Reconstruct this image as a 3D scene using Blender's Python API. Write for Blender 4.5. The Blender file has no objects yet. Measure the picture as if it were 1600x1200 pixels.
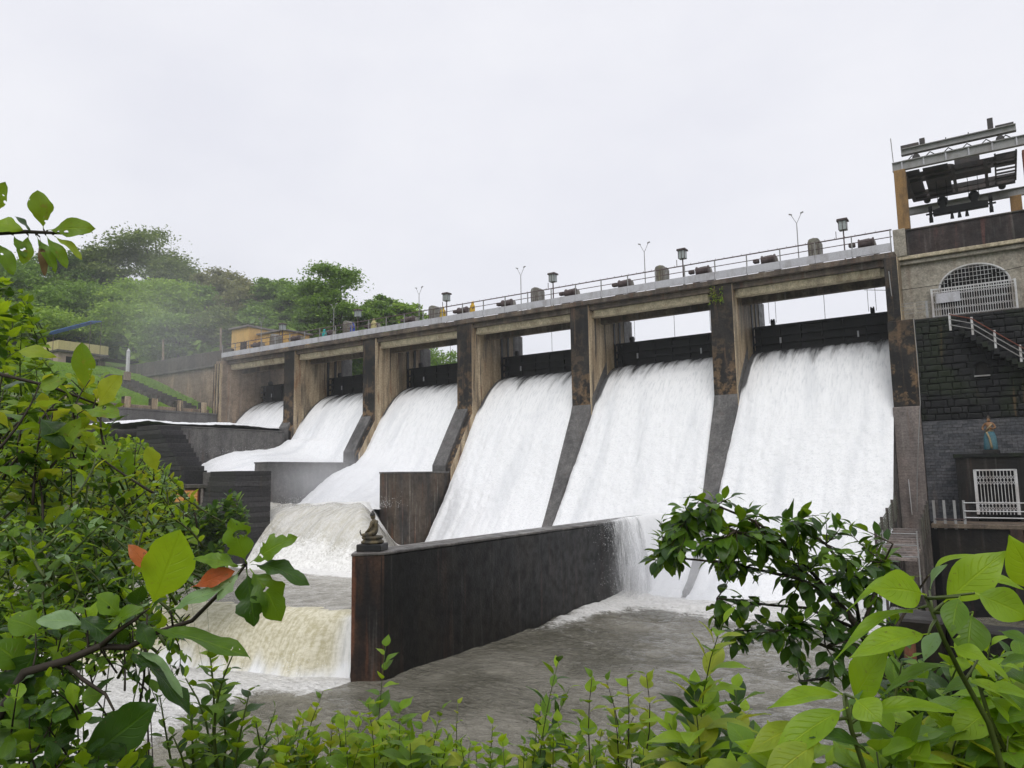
import bpy, math, random
import numpy as np
from mathutils import Vector, Matrix, Quaternion
R = math.radians
random.seed(7)
RNG = np.random.default_rng(11)
S = bpy.context.scene
COL = S.collection

# ------------------------------------------------------------------ camera
YAW, PITCH, ROLL, FPX = 0.5821, 0.1221, -0.0155, 1168.7
def cam_axes():
    f = np.array([-math.sin(YAW)*math.cos(PITCH), math.cos(YAW)*math.cos(PITCH), math.sin(PITCH)])
    r = np.array([math.cos(YAW), math.sin(YAW), 0.0]); u = np.cross(r, f)
    c, s = math.cos(ROLL), math.sin(ROLL)
    return c*r + s*u, -s*r + c*u, f
AR, AU, AF = cam_axes()
cd = bpy.data.cameras.new('camera'); cam = bpy.data.objects.new('camera', cd); COL.objects.link(cam)
cd.sensor_width = 36; cd.lens = FPX/1600*36; cd.clip_start = 0.05; cd.clip_end = 3000
cam.matrix_world = Matrix(((AR[0], AU[0], -AF[0], 0), (AR[1], AU[1], -AF[1], 0), (AR[2], AU[2], -AF[2], 0), (0, 0, 0, 1)))
S.camera = cam
def at(px, py, d):
    """world point on the sight line of a photograph pixel, d metres in front of the viewer"""
    return Vector(AF*d + AR*((px-800)/FPX*d) + AU*((600-py)/FPX*d))

# ------------------------------------------------------------------ sky, sun, exposure
SUN_EL, SUN_AZ = R(50), R(152)          # azimuth clockwise from +Y: behind the viewer's right shoulder
w = bpy.data.worlds.new('World'); S.world = w; w.use_nodes = True
nt = w.node_tree; nt.nodes.clear()
def N(t, kind, **kw):
    n = t.nodes.new(kind)
    for k, v in kw.items(): setattr(n, k, v)
    return n
out = N(nt, 'ShaderNodeOutputWorld'); bg = N(nt, 'ShaderNodeBackground'); bg.inputs['Strength'].default_value = 0.1
sky = N(nt, 'ShaderNodeTexSky', sky_type='NISHITA', sun_disc=False, sun_elevation=SUN_EL, sun_rotation=SUN_AZ)
tc = N(nt, 'ShaderNodeTexCoord'); mp = N(nt, 'ShaderNodeMapping'); mp.inputs['Scale'].default_value = (1.6, 1.6, 3.2)
nz = N(nt, 'ShaderNodeTexNoise'); nz.inputs['Scale'].default_value = 1.5; nz.inputs['Detail'].default_value = 5; nz.inputs['Roughness'].default_value = .55
rp = N(nt, 'ShaderNodeValToRGB')
rp.color_ramp.elements[0].position = .33; rp.color_ramp.elements[0].color = (7.6, 7.66, 8.3, 1)
rp.color_ramp.elements[1].position = .62; rp.color_ramp.elements[1].color = (8.3, 8.33, 8.8, 1)
mx = N(nt, 'ShaderNodeMix', data_type='RGBA'); mx.inputs[0].default_value = .95
L = nt.links.new
L(tc.outputs['Generated'], mp.inputs[0]); L(mp.outputs[0], nz.inputs['Vector']); L(nz.outputs[0], rp.inputs[0])
L(sky.outputs[0], mx.inputs[6]); L(rp.outputs[0], mx.inputs[7]); L(mx.outputs[2], bg.inputs[0]); L(bg.outputs[0], out.inputs[0])
sd = bpy.data.lights.new('sun', 'SUN'); sd.energy = 1.5; sd.angle = R(40); sd.color = (1, .97, .93)
sun = bpy.data.objects.new('sun', sd); COL.objects.link(sun)
sv = Vector((math.sin(SUN_AZ)*math.cos(SUN_EL), math.cos(SUN_AZ)*math.cos(SUN_EL), math.sin(SUN_EL)))
sun.rotation_euler = sv.to_track_quat('Z', 'Y').to_euler(); sun.location = (0, 0, 60)
vs = S.view_settings; vs.view_transform = 'Standard'; vs.look = 'None'; vs.gamma = 1; vs.use_curve_mapping = False; vs.exposure = 0.17
cy = S.cycles
cy.use_denoising = True; cy.max_bounces = 6; cy.diffuse_bounces = 3; cy.glossy_bounces = 2; cy.transmission_bounces = 3
cy.transparent_max_bounces = 10; cy.volume_bounces = 2; cy.caustics_reflective = False; cy.caustics_refractive = False
cy.use_adaptive_sampling = True; cy.adaptive_threshold = 0.02

# ------------------------------------------------------------------ mesh helpers
class MB:
    def __init__(s): s.v = []; s.f = []; s.uv = None
    def add(s, V, F):
        o = len(s.v); s.v += [tuple(map(float, p)) for p in V]; s.f += [tuple(i+o for i in f) for f in F]; return s
    def box(s, x0, x1, y0, y1, z0, z1):
        return s.add([(x0,y0,z0),(x1,y0,z0),(x1,y1,z0),(x0,y1,z0),(x0,y0,z1),(x1,y0,z1),(x1,y1,z1),(x0,y1,z1)],
                     [(0,3,2,1),(4,5,6,7),(0,1,5,4),(1,2,6,5),(2,3,7,6),(3,0,4,7)])
    def prism(s, poly, a, b, axis):
        n = len(poly)
        def pt(p, t): return (t,p[0],p[1]) if axis=='x' else (p[0],t,p[1]) if axis=='y' else (p[0],p[1],t)
        return s.add([pt(p,a) for p in poly]+[pt(p,b) for p in poly],
                     [tuple(range(n))[::-1], tuple(range(n,2*n))]+[(i,(i+1)%n,n+(i+1)%n,n+i) for i in range(n)])
    def tube(s, pts, r, n=8, cap=True):
        pts = [Vector(p) for p in pts]; m = len(pts); rs = r if hasattr(r,'__len__') else [r]*m
        V = []; F = []; prev = None
        for i, p in enumerate(pts):
            t = (pts[min(i+1,m-1)]-pts[max(i-1,0)]).normalized()
            if prev is None: a = t.orthogonal().normalized()
            else:
                a = prev - t*prev.dot(t); a = a.normalized() if a.length > 1e-6 else t.orthogonal().normalized()
            prev = a; b = t.cross(a)
            for k in range(n):
                an = 2*math.pi*k/n; V.append(p+(a*math.cos(an)+b*math.sin(an))*rs[i])
        for i in range(m-1):
            for k in range(n): F.append((i*n+k, i*n+(k+1)%n, (i+1)*n+(k+1)%n, (i+1)*n+k))
        if cap: F.append(tuple(range(n))[::-1]); F.append(tuple((m-1)*n+k for k in range(n)))
        return s.add(V, F)
    def bar(s, p, q, wd, ht, up=(0,0,1)):
        p, q = Vector(p), Vector(q); t = (q-p).normalized(); u = Vector(up)
        sx = t.cross(u); sx = sx.normalized() if sx.length > 1e-5 else Vector((1,0,0)); u = sx.cross(t).normalized()
        V = [e+sx*(a*wd/2)+u*(b*ht/2) for e in (p,q) for a,b in ((-1,-1),(1,-1),(1,1),(-1,1))]
        return s.add(V, [(0,3,2,1),(4,5,6,7),(0,1,5,4),(1,2,6,5),(2,3,7,6),(3,0,4,7)])
    def lathe(s, c, prof, n=12, sx=1, sy=1):
        V = [(c[0]+r*math.cos(2*math.pi*k/n)*sx, c[1]+r*math.sin(2*math.pi*k/n)*sy, c[2]+z) for r,z in prof for k in range(n)]
        m = len(prof); F = [(i*n+k, i*n+(k+1)%n, (i+1)*n+(k+1)%n, (i+1)*n+k) for i in range(m-1) for k in range(n)]
        F += [tuple(range(n))[::-1], tuple((m-1)*n+k for k in range(n))]
        return s.add(V, F)
    def build(s, name, mat, parent=None, bevel=0, smooth=False):
        me = bpy.data.meshes.new(name); o = (0,0,0) if parent is None else WORLD.get(parent.name, (0,0,0))
        me.from_pydata([(a-o[0], b-o[1], c-o[2]) for a,b,c in s.v], [], s.f)
        return link(name, me, mat, parent, bevel, smooth)
WORLD = {}
def link(name, me, mat, parent=None, bevel=0, smooth=False):
    if mat is not None and not me.materials: me.materials.append(mat)
    if smooth: me.polygons.foreach_set('use_smooth', [True]*len(me.polygons))
    me.update(); ob = bpy.data.objects.new(name, me); COL.objects.link(ob)
    if parent is not None: ob.parent = parent; WORLD[ob.name] = WORLD.get(parent.name, (0,0,0))
    else: WORLD[ob.name] = (0,0,0)
    if bevel:
        m = ob.modifiers.new('bevel', 'BEVEL'); m.width = bevel; m.segments = 1; m.limit_method = 'ANGLE'
    return ob
def tag(o, label=None, cat=None, group=None, kind=None):
    if label: o['label'] = label
    if cat: o['category'] = cat
    if group: o['group'] = group
    if kind: o['kind'] = kind
    return o
def thing(name, label, cat, loc=(0,0,0), group=None):
    e = bpy.data.objects.new(name, None); COL.objects.link(e); e.location = loc; e.empty_display_size = .2
    WORLD[e.name] = tuple(loc); return tag(e, label, cat, group)
def grid_mesh(name, P, mat, parent=None, uv=None, attrs=None, smooth=True, kind=None):
    """P: (n,m,3) array of points"""
    n, m = P.shape[:2]; me = bpy.data.meshes.new(name)
    idx = np.arange(n*m).reshape(n, m)
    F = np.stack([idx[:-1,:-1], idx[1:,:-1], idx[1:,1:], idx[:-1,1:]], -1).reshape(-1, 4)
    o = np.array((0,0,0) if parent is None else WORLD.get(parent.name, (0,0,0)))
    me.vertices.add(n*m); me.vertices.foreach_set('co', (P.reshape(-1,3)-o).astype(np.float32).ravel())
    me.loops.add(F.size); me.loops.foreach_set('vertex_index', F.ravel().astype(np.int32))
    me.polygons.add(len(F)); me.polygons.foreach_set('loop_start', (np.arange(len(F))*4).astype(np.int32))
    me.update(calc_edges=True)
    if uv is not None:
        l = me.uv_layers.new(name='UVMap'); l.data.foreach_set('uv', uv.reshape(-1,2)[F.ravel()].astype(np.float32).ravel())
    for k, a in (attrs or {}).items():
        at_ = me.attributes.new(k, 'FLOAT', 'POINT'); at_.data.foreach_set('value', a.ravel().astype(np.float32))
    ob = link(name, me, mat, parent, 0, smooth)
    if kind: ob['kind'] = kind
    return ob
# smooth value noise on numpy arrays
_tab = RNG.random((64, 64, 8))
def vnoise(x, y, k=0):
    xi = np.floor(x).astype(int); yi = np.floor(y).astype(int); fx = x-xi; fy = y-yi
    fx = fx*fx*(3-2*fx); fy = fy*fy*(3-2*fy); t = _tab[:,:,k]
    a = t[xi%64, yi%64]; b = t[(xi+1)%64, yi%64]; c = t[xi%64, (yi+1)%64]; d = t[(xi+1)%64, (yi+1)%64]
    return (a*(1-fx)+b*fx)*(1-fy)+(c*(1-fx)+d*fx)*fy - .5
def fbm(x, y, o=4, k=0):
    s = 0; a = 1
    for i in range(o): s = s + a*vnoise(x*2**i+i*7.3, y*2**i+i*3.1, (k+i) % 8); a *= .5
    return s
def sstep(a, b, x): t = np.clip((x-a)/(b-a), 0, 1); return t*t*(3-2*t)

# ------------------------------------------------------------------ material helpers
class MT:
    def __init__(s, name):
        s.m = bpy.data.materials.new(name); s.m.use_nodes = True; s.t = s.m.node_tree; s.t.nodes.clear()
        s.o = s.n('ShaderNodeOutputMaterial'); s._g = None
    def n(s, kind, **kw): return N(s.t, kind, **kw)
    def l(s, a, b): s.t.links.new(a, b)
    def val(s, inp, v):
        if isinstance(v, (int, float)): inp.default_value = v
        elif isinstance(v, tuple): inp.default_value = v if len(v) in (3,) and inp.type == 'VECTOR' else (*v[:3], 1)
        else: s.l(v, inp)
    def pos(s):
        if not s._g: s._g = s.n('ShaderNodeNewGeometry')
        return s._g.outputs['Position']
    def geo(s, k): s.pos(); return s._g.outputs[k]
    def noise(s, scale, vec=None, sc=(1,1,1), detail=4, rough=.55, dist=0):
        mp = s.n('ShaderNodeMapping'); s.l(vec if vec is not None else s.pos(), mp.inputs[0]); mp.inputs['Scale'].default_value = sc
        z = s.n('ShaderNodeTexNoise'); s.l(mp.outputs[0], z.inputs['Vector'])
        z.inputs['Scale'].default_value = scale; z.inputs['Detail'].default_value = detail; z.inputs['Roughness'].default_value = rough; z.inputs['Distortion'].default_value = dist
        return z.outputs[0]
    def ramp(s, v, a, b, lo=0., hi=1.):
        r = s.n('ShaderNodeMapRange', interpolation_type='SMOOTHSTEP'); s.l(v, r.inputs[0])
        for i, q in enumerate((a, b, lo, hi)): s.val(r.inputs[i+1], q)
        return r.outputs[0]
    def math(s, op, a, b=0., c=None):
        m = s.n('ShaderNodeMath', operation=op); s.val(m.inputs[0], a); s.val(m.inputs[1], b)
        if c is not None: s.val(m.inputs[2], c)
        return m.outputs[0]
    def mix(s, f, a, b, mode='MIX'):
        m = s.n('ShaderNodeMix', data_type='RGBA', blend_type=mode); s.val(m.inputs[0], f); s.val(m.inputs[6], a); s.val(m.inputs[7], b); return m.outputs[2]
    def attr(s, name): a = s.n('ShaderNodeAttribute', attribute_name=name); return a.outputs['Fac']
    def bump(s, h, strength=.5, dist=.05, prev=None):
        b = s.n('ShaderNodeBump'); s.l(h, b.inputs['Height']); b.inputs['Strength'].default_value = strength; b.inputs['Distance'].default_value = dist
        if prev is not None: s.l(prev, b.inputs['Normal'])
        return b.outputs[0]
    def pbsdf(s, col, rough=.6, normal=None, spec=.5, metal=0., **kw):
        p = s.n('ShaderNodeBsdfPrincipled'); s.val(p.inputs['Base Color'], col); s.val(p.inputs['Roughness'], rough)
        p.inputs['Specular IOR Level'].default_value = spec; p.inputs['Metallic'].default_value = metal
        if normal is not None: s.l(normal, p.inputs['Normal'])
        return p.outputs[0]
    def done(s, sh): s.l(sh, s.o.inputs[0]); return s.m
    def sep(s, v): x = s.n('ShaderNodeSeparateXYZ'); s.l(v, x.inputs[0]); return x.outputs

def concrete(name, base, dark, rust=(.16,.06,.025), bias=0., rust_amt=.5, pale=(.42,.40,.36), pale_amt=.3, rough=.55, bump=.5, scale=1., courses=0):
    m = MT(name)
    big = m.noise(.35*scale, detail=6); st = m.noise(1.3*scale, sc=(1,1,.10), detail=5, rough=.6)
    st2 = m.noise(2.6*scale, sc=(1,1,.07), detail=4); fine = m.noise(9*scale, detail=7, rough=.65); mid = m.noise(2.2*scale, detail=5)
    k = m.math('ADD', m.math('MULTIPLY', big, .5), m.math('MULTIPLY', st, .5))
    c = m.mix(m.ramp(k, .42-bias, .58-bias), base, dark)
    c = m.mix(m.math('MULTIPLY', m.ramp(st2, .56, .72), rust_amt), c, rust)
    c = m.mix(m.math('MULTIPLY', m.ramp(m.noise(3.4*scale, sc=(1,1,.05), detail=3), .58, .74), pale_amt), c, pale)
    c = m.mix(1., c, m.mix(m.ramp(fine, .2, .8), (.55,.55,.55), (1.35,1.35,1.35)), 'MULTIPLY')
    c = m.mix(m.ramp(mid, .3, .7), c, m.mix(1., c, (.72,.72,.72), 'MULTIPLY'))
    nb = m.bump(fine, bump, .03)
    nb = m.bump(mid, bump*.6, .06, nb)
    if courses:
        x = m.sep(m.pos())[2]
        f = m.math('FRACT', m.math('MULTIPLY', x, 1/courses)); e = m.math('MULTIPLY', m.math('LESS_THAN', f, .018/courses), m.ramp(m.noise(1.7, detail=4), .35, .6))
        nb = m.bump(e, -.6, .03, nb); c = m.mix(m.math('MULTIPLY', e, .4), c, (.02,.02,.02))
    return m.done(m.pbsdf(c, m.ramp(mid, .3, .75, rough-.10, rough+.2), nb, spec=.28))
def paint(name, col, rough=.5, var=.25, dirt=(.05,.045,.04), dirt_amt=.4, metal=0.):
    m = MT(name); n1 = m.noise(1.6, sc=(1,1,.35), detail=6); n2 = m.noise(14, detail=5)
    c = m.mix(m.math('MULTIPLY', m.ramp(n1, .45, .7), dirt_amt), col, dirt)
    c = m.mix(m.ramp(n2, .25, .75), c, m.mix(1., c, (1-var,)*3, 'MULTIPLY'))
    return m.done(m.pbsdf(c, rough, m.bump(n2, .15, .01), metal=metal, spec=.3))
M = {}
M['pier_front'] = None
def pier_mat():
    m = MT('pier_concrete')
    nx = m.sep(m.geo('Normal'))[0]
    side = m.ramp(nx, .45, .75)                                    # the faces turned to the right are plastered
    big = m.noise(.5, detail=6); st = m.noise(1.5, sc=(1,1,.09), detail=5, rough=.6); st2 = m.noise(2.8, sc=(1,1,.06), detail=4)
    fine = m.noise(8, detail=7, rough=.65); z = m.sep(m.pos())[2]
    plaster = m.mix(m.ramp(st, .35, .62), (.50,.40,.27), (.30,.225,.145))
    plaster = m.mix(m.ramp(st2, .55, .68), plaster, (.06,.05,.042))
    plaster = m.mix(m.math('MULTIPLY', m.ramp(m.noise(2.1, sc=(1,1,.15), detail=5), .55, .7), .7), plaster, (.20,.085,.035))
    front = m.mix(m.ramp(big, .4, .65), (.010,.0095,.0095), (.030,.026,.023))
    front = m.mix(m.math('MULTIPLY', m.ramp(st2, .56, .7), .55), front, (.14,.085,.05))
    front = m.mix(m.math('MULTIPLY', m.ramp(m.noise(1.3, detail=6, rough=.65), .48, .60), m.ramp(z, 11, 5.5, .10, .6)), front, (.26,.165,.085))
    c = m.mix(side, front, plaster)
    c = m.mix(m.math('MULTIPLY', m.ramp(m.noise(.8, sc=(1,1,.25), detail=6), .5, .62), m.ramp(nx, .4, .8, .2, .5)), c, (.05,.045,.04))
    c = m.mix(1., c, m.mix(m.ramp(fine, .2, .8), (.6,.6,.6), (1.35,1.35,1.35)), 'MULTIPLY')
    f = m.math('FRACT', m.math('MULTIPLY', z, 1/.62)); e = m.math('MULTIPLY', m.math('LESS_THAN', f, .06), m.math('SUBTRACT', 1., side))
    nb = m.bump(fine, .6, .03); nb = m.bump(e, -.5, .03, nb)
    return m.done(m.pbsdf(c, .6, nb, spec=.25))
M['pier'] = pier_mat()
M['beam'] = concrete('beam_concrete', (.52,.45,.32), (.33,.275,.19), bias=-.06, rust_amt=.35, pale_amt=.25)
M['fascia'] = concrete('fascia_concrete', (.16,.125,.092), (.075,.06,.05), bias=0, rust_amt=.35, pale_amt=.2)
M['dark_concrete'] = concrete('wet_dark_concrete', (.017,.0135,.0105), (.006,.0056,.0054), bias=.03, rust_amt=.30, rust=(.085,.042,.03), pale=(.13,.12,.115), pale_amt=.3, rough=.42, courses=1.52)
M['nose'] = concrete('rust_stained_concrete', (.075,.040,.026), (.014,.012,.012), bias=.03, rust_amt=.7, rust=(.19,.075,.04), pale_amt=.15, rough=.45)
M['cap'] = concrete('pale_coping', (.15,.14,.13), (.085,.08,.077), rust_amt=.1, pale_amt=.3, rough=.4)
M['slab'] = concrete('grey_chute_wall', (.135,.13,.127), (.085,.083,.082), bias=-.03, rust_amt=.12, pale_amt=.15, rough=.45)
M['trainer'] = concrete('training_wall', (.15,.142,.135), (.10,.096,.093), bias=0, rust_amt=.15, pale_amt=.15, rough=.5)
M['trainer_stained'] = concrete('stained_training_wall', (.085,.062,.043), (.03,.026,.023), bias=0, rust_amt=.75, pale_amt=.5, rough=.5)
M['black_steel'] = paint('black_gate_steel', (.006,.007,.008), .55, .3, (.03,.02,.015), .25)
M['grey_steel'] = paint('grey_painted_steel', (.50,.50,.54), .45, .2, (.15,.12,.10), .35)
M['rail_brown'] = paint('brown_rail_steel', (.11,.075,.075), .5, .2)
M['post_grey'] = paint('grey_post', (.30,.30,.30), .5, .2, (.12,.09,.06), .4)
M['white_paint'] = paint('white_grille_paint', (.60,.60,.61), .5, .2, (.22,.15,.10), .5)
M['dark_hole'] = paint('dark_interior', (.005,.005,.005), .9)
M['wall_cream'] = concrete('weathered_cream_plaster', (.35,.32,.265), (.24,.21,.17), bias=-.05, rust_amt=.25, pale_amt=.35)
M['parapet_red'] = concrete('dark_red_parapet', (.040,.027,.025), (.017,.014,.014), rust=(.15,.055,.045), rust_amt=.5, pale_amt=.15)
M['stone'] = None
def stone_mat(name, a, b, moss, moss_amt, rust_amt=.4):
    m = MT(name); oi = m.n('ShaderNodeObjectInfo'); rnd = m.math('FRACT', m.math('ADD', oi.outputs['Random'], m.geo('Random Per Island')))
    fine = m.noise(7, detail=7, rough=.65); big = m.noise(.55, detail=5)
    c = m.mix(rnd, a, b); c = m.mix(m.math('MULTIPLY', m.ramp(big, .45, .65), moss_amt), c, moss)
    c = m.mix(m.math('MULTIPLY', m.ramp(m.noise(1.1, sc=(1,1,.12), detail=5), .60, .72), rust_amt), c, (.20,.12,.05))
    c = m.mix(1., c, m.mix(m.ramp(fine, .2, .8), (.5,.5,.5), (1.5,1.5,1.5)), 'MULTIPLY')
    return m.done(m.pbsdf(c, .6, m.bump(fine, .7, .03), spec=.2))
M['stone'] = stone_mat('black_wet_stone', (.005,.0055,.006), (.016,.016,.017), (.013,.020,.007), .75, .7)
M['brick_grey'] = stone_mat('grey_wet_brick', (.055,.058,.066), (.10,.10,.108), (.045,.045,.04), .4, .15)
M['step_brick'] = stone_mat('dark_step_brick', (.024,.023,.025), (.056,.053,.055), (.03,.032,.022), .35, .2)
M['pilaster'] = concrete('pink_grey_pilaster', (.27,.225,.205), (.19,.165,.155), rust_amt=.2, pale_amt=.2, courses=.2)
M['ochre'] = paint('ochre_column', (.30,.175,.065), .65, .35, (.07,.045,.03), .75)
M['redbrown'] = paint('red_brown_column', (.20,.06,.035), .6, .3)
M['yellow_wall'] = paint('yellow_plaster', (.66,.42,.14), .7, .2, (.3,.2,.1), .35)
M['lemon_wall'] = paint('lemon_plaster', (.52,.46,.22), .7, .15, (.2,.2,.15), .3)
M['pink_wall'] = paint('pink_plaster', (.42,.33,.27), .7, .15)
M['roof_grey'] = paint('grey_roof', (.22,.2,.19), .7, .3)
M['masonry'] = concrete('tan_masonry_wall', (.36,.27,.19), (.22,.17,.125), rust_amt=.6, rust=(.33,.17,.10), pale_amt=.4, courses=.5)
M['parapet_dark'] = concrete('dark_parapet', (.10,.085,.075), (.055,.05,.046), rust_amt=.2)
M['dirt'] = concrete('damp_bank_soil', (.05,.04,.028), (.03,.034,.016), rust_amt=.2, pale_amt=.05)
# ------------------------------------------------------------------ terrain
POOL, MID = -7.6, -5.3
def ground_h(X, Y):
    X = np.asarray(X, float); Y = np.asarray(Y, float)
    z = np.full(np.broadcast(X, Y).shape, -9.5)
    d = -.55*X + .83*Y
    z = np.maximum(z, np.minimum(-1.62 - .62*np.maximum(d, -2.5), -.2) + .12*fbm(X*.8, Y*.8))          # the viewer's bank
    lb = 7.4 + .36*np.clip(-77.8-X, 0, 19) + .24*np.clip(-97-X, 0, 160) + .5*fbm(X*.12, Y*.12)           # far bank and hill
    z = np.where(X < -77.4, np.maximum(z, lb*sstep(10, 38, Y) + (1-sstep(10, 38, Y))*(-2+.15*np.clip(-X-77, 0, 300))), z)
    z = np.where((X < -47) & (Y < 37.5), np.maximum(z, -4 + .33*np.clip(-47-X, 0, 200)), z)
    z = np.where((Y > 67), np.maximum(z, 6.0), z)
    z = np.where((Y > 67) & (X < -60), np.maximum(z, 9.5+.22*np.clip(-62-X-(Y-67)*.1, 0, 220)), z)
    z = np.where(X > 8.5, np.maximum(z, np.minimum(-9 + .9*(X-8.5), 13.9)), z)
    return z
def ground_mat():
    m = MT('ground_cover'); n1 = m.noise(.25, detail=7); n2 = m.noise(3, detail=6, rough=.7)
    g = m.mix(n2, (.045,.085,.014), (.12,.20,.035)); c = m.mix(m.ramp(n1, .52, .66), g, (.10,.07,.04))
    c = m.mix(m.ramp(m.sep(m.geo('Normal'))[2], .6, .75), (.06,.048,.032), c)
    return m.done(m.pbsdf(c, .85, m.bump(n2, .9, .25)))
M['ground'] = ground_mat()
gx = np.concatenate([np.linspace(-900, -170, 30)[:-1], np.linspace(-170, 20, 190), np.linspace(20, 700, 28)[1:]])
gy = np.concatenate([np.linspace(-500, -14, 20)[:-1], np.linspace(-14, 120, 134), np.linspace(120, 1200, 36)[1:]])
GX, GY = np.meshgrid(gx, gy, indexing='ij')
grid_mesh('ground', np.stack([GX, GY, ground_h(GX, GY)], -1), M['ground'], kind='structure')

# ------------------------------------------------------------------ water materials
def white_water():
    """aerated sheet running down the chute; UV in metres, v along the flow"""
    m = MT('white_water'); tc = m.n('ShaderNodeTexCoord'); uv = tc.outputs['UV']; v = m.sep(uv)[1]
    streak = m.noise(1.7, uv, (1, .10, 1), detail=5, rough=.6); streak2 = m.noise(.55, uv, (1, .16, 1), detail=4)
    g1 = m.noise(4.6, uv, (1.0, 1.5, 1), detail=4, rough=.62, dist=.3); g2 = m.noise(13., uv, (1, .8, 1), detail=4, rough=.65); g0 = m.noise(5., uv, (1.3, .22, 1), detail=5, rough=.65)
    grain = m.math('ADD', m.math('MULTIPLY', g1, .5), m.math('MULTIPLY', g2, .5))
    low = m.ramp(v, 3., 14.)
    hgt = m.n('ShaderNodeMix', data_type='FLOAT'); m.l(low, hgt.inputs[0]); m.l(g0, hgt.inputs[2]); m.l(grain, hgt.inputs[3]); h = hgt.outputs[0]
    foam = m.ramp(m.math('ADD', v, m.math('MULTIPLY', m.math('SUBTRACT', streak, .5), 10.)), .4, 3.6)
    foam = m.math('MAXIMUM', foam, m.attr('foam')); foam = m.math('MULTIPLY', foam, m.math('SUBTRACT', 1., m.ramp(m.math('ADD', m.attr('thin'), m.math('MULTIPLY', m.math('SUBTRACT', streak, .5), .9)), .35, .75)))
    wc = m.mix(m.ramp(h, .30, .54), (.62,.64,.665), (.82,.83,.845))
    wc = m.mix(m.math('MULTIPLY', m.ramp(streak2, .47, .70), .45), wc, (.56,.58,.61))
    wc = m.mix(m.math('MULTIPLY', m.attr('tan'), .9), wc, m.mix(m.ramp(m.math('ADD', m.math('MULTIPLY', g0, .5), m.math('MULTIPLY', g1, .5)), .38, .62), (.43,.385,.22), (.69,.65,.50)))
    c = m.mix(foam, m.mix(streak, (.03,.03,.03), (.14,.14,.145)), wc)
    nb = m.bump(h, .30, .08)
    return m.done(m.pbsdf(c, m.mix(foam, (.15,.15,.15), (.6,.6,.6)), nb, spec=.35))
def pool_water(name, deep, silt, foamc, wave=.9):
    m = MT(name); P = m.pos()
    w1 = m.noise(.9, P, (1, 1.6, 1), detail=6, rough=.6, dist=.5); w2 = m.noise(3.2, P, (.8, 1.4, 1), detail=5, rough=.65, dist=.6)
    w3 = m.noise(.22, P, detail=4); fo = m.noise(1.1, P, (1, 1.5, 1), detail=8, rough=.7, dist=1.2); f2 = m.noise(5, P, (1, 1.3, 1), detail=6, rough=.7, dist=.6)
    a = m.attr('foam')
    k = m.math('ADD', m.math('MULTIPLY', fo, .65), m.math('MULTIPLY', f2, .35))
    thr = m.math('SUBTRACT', .82, m.math('MULTIPLY', a, .62))
    foam = m.ramp(m.math('SUBTRACT', k, thr), -.10, .17)
    c = m.mix(m.ramp(w3, .35, .65), deep, silt); c = m.mix(m.ramp(w2, .47, .63), c, m.mix(.5, c, silt))
    c = m.mix(m.math('MULTIPLY', m.attr('tan'), .8), c, m.mix(m.ramp(m.noise(3.0, P, (1.5,.30,.30), detail=7, rough=.72, dist=.3), .36, .60), (.68,.65,.54), (.88,.87,.83)))
    c = m.mix(foam, c, m.mix(m.ramp(f2, .3, .6), (.66,.65,.62), foamc))
    nb = m.bump(w1, 1., .55*wave); nb = m.bump(w2, 1., .22*wave, nb); nb = m.bump(m.math('MULTIPLY', f2, m.math('MAXIMUM', a, .12)), .7, .12, nb)
    return m.done(m.pbsdf(c, m.mix(foam, (.06,.06,.06), (.65,.65,.65)), nb, spec=.5))
M['white_water'] = white_water()
M['pool'] = pool_water('silty_pool_water', (.10,.093,.066), (.235,.22,.178), (.93,.92,.90))
M['mid'] = pool_water('churned_basin_water', (.22,.205,.17), (.36,.345,.30), (.93,.925,.90), .42)

# ------------------------------------------------------------------ spillway water
PW, PITCHX = 1.75, 12.0
def XL(k): return -5.84 - 12*(6-k)             # left edge of pier k (1..5 between bays, 6 the right abutment)
def bay(k): return (XL(k-1)+PW if k > 1 else XL(1)-10.25), (XL(k) if k < 6 else -5.95)
PROF = np.array([(60.4,9.5),(59.6,9.42),(58.8,9.18),(58,8.78),(57,8.05),(56,7.05),(55,5.75),(54,4.25),(53,2.75),(52,1.2),(51,-.35),(50,-1.9),(49,-3.35),(48,-4.7),(47,-5.85),(46,-6.7),(45,-7.25),(44,-7.5),(42.8,-7.75)])
def dense(prof, step):
    prof = np.asarray(prof, float); s = np.concatenate([[0], np.cumsum(np.hypot(*np.diff(prof, axis=0).T))])
    t = np.arange(0, s[-1], step); return np.stack([np.interp(t, s, prof[:,0]), np.interp(t, s, prof[:,1])], -1), t
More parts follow.
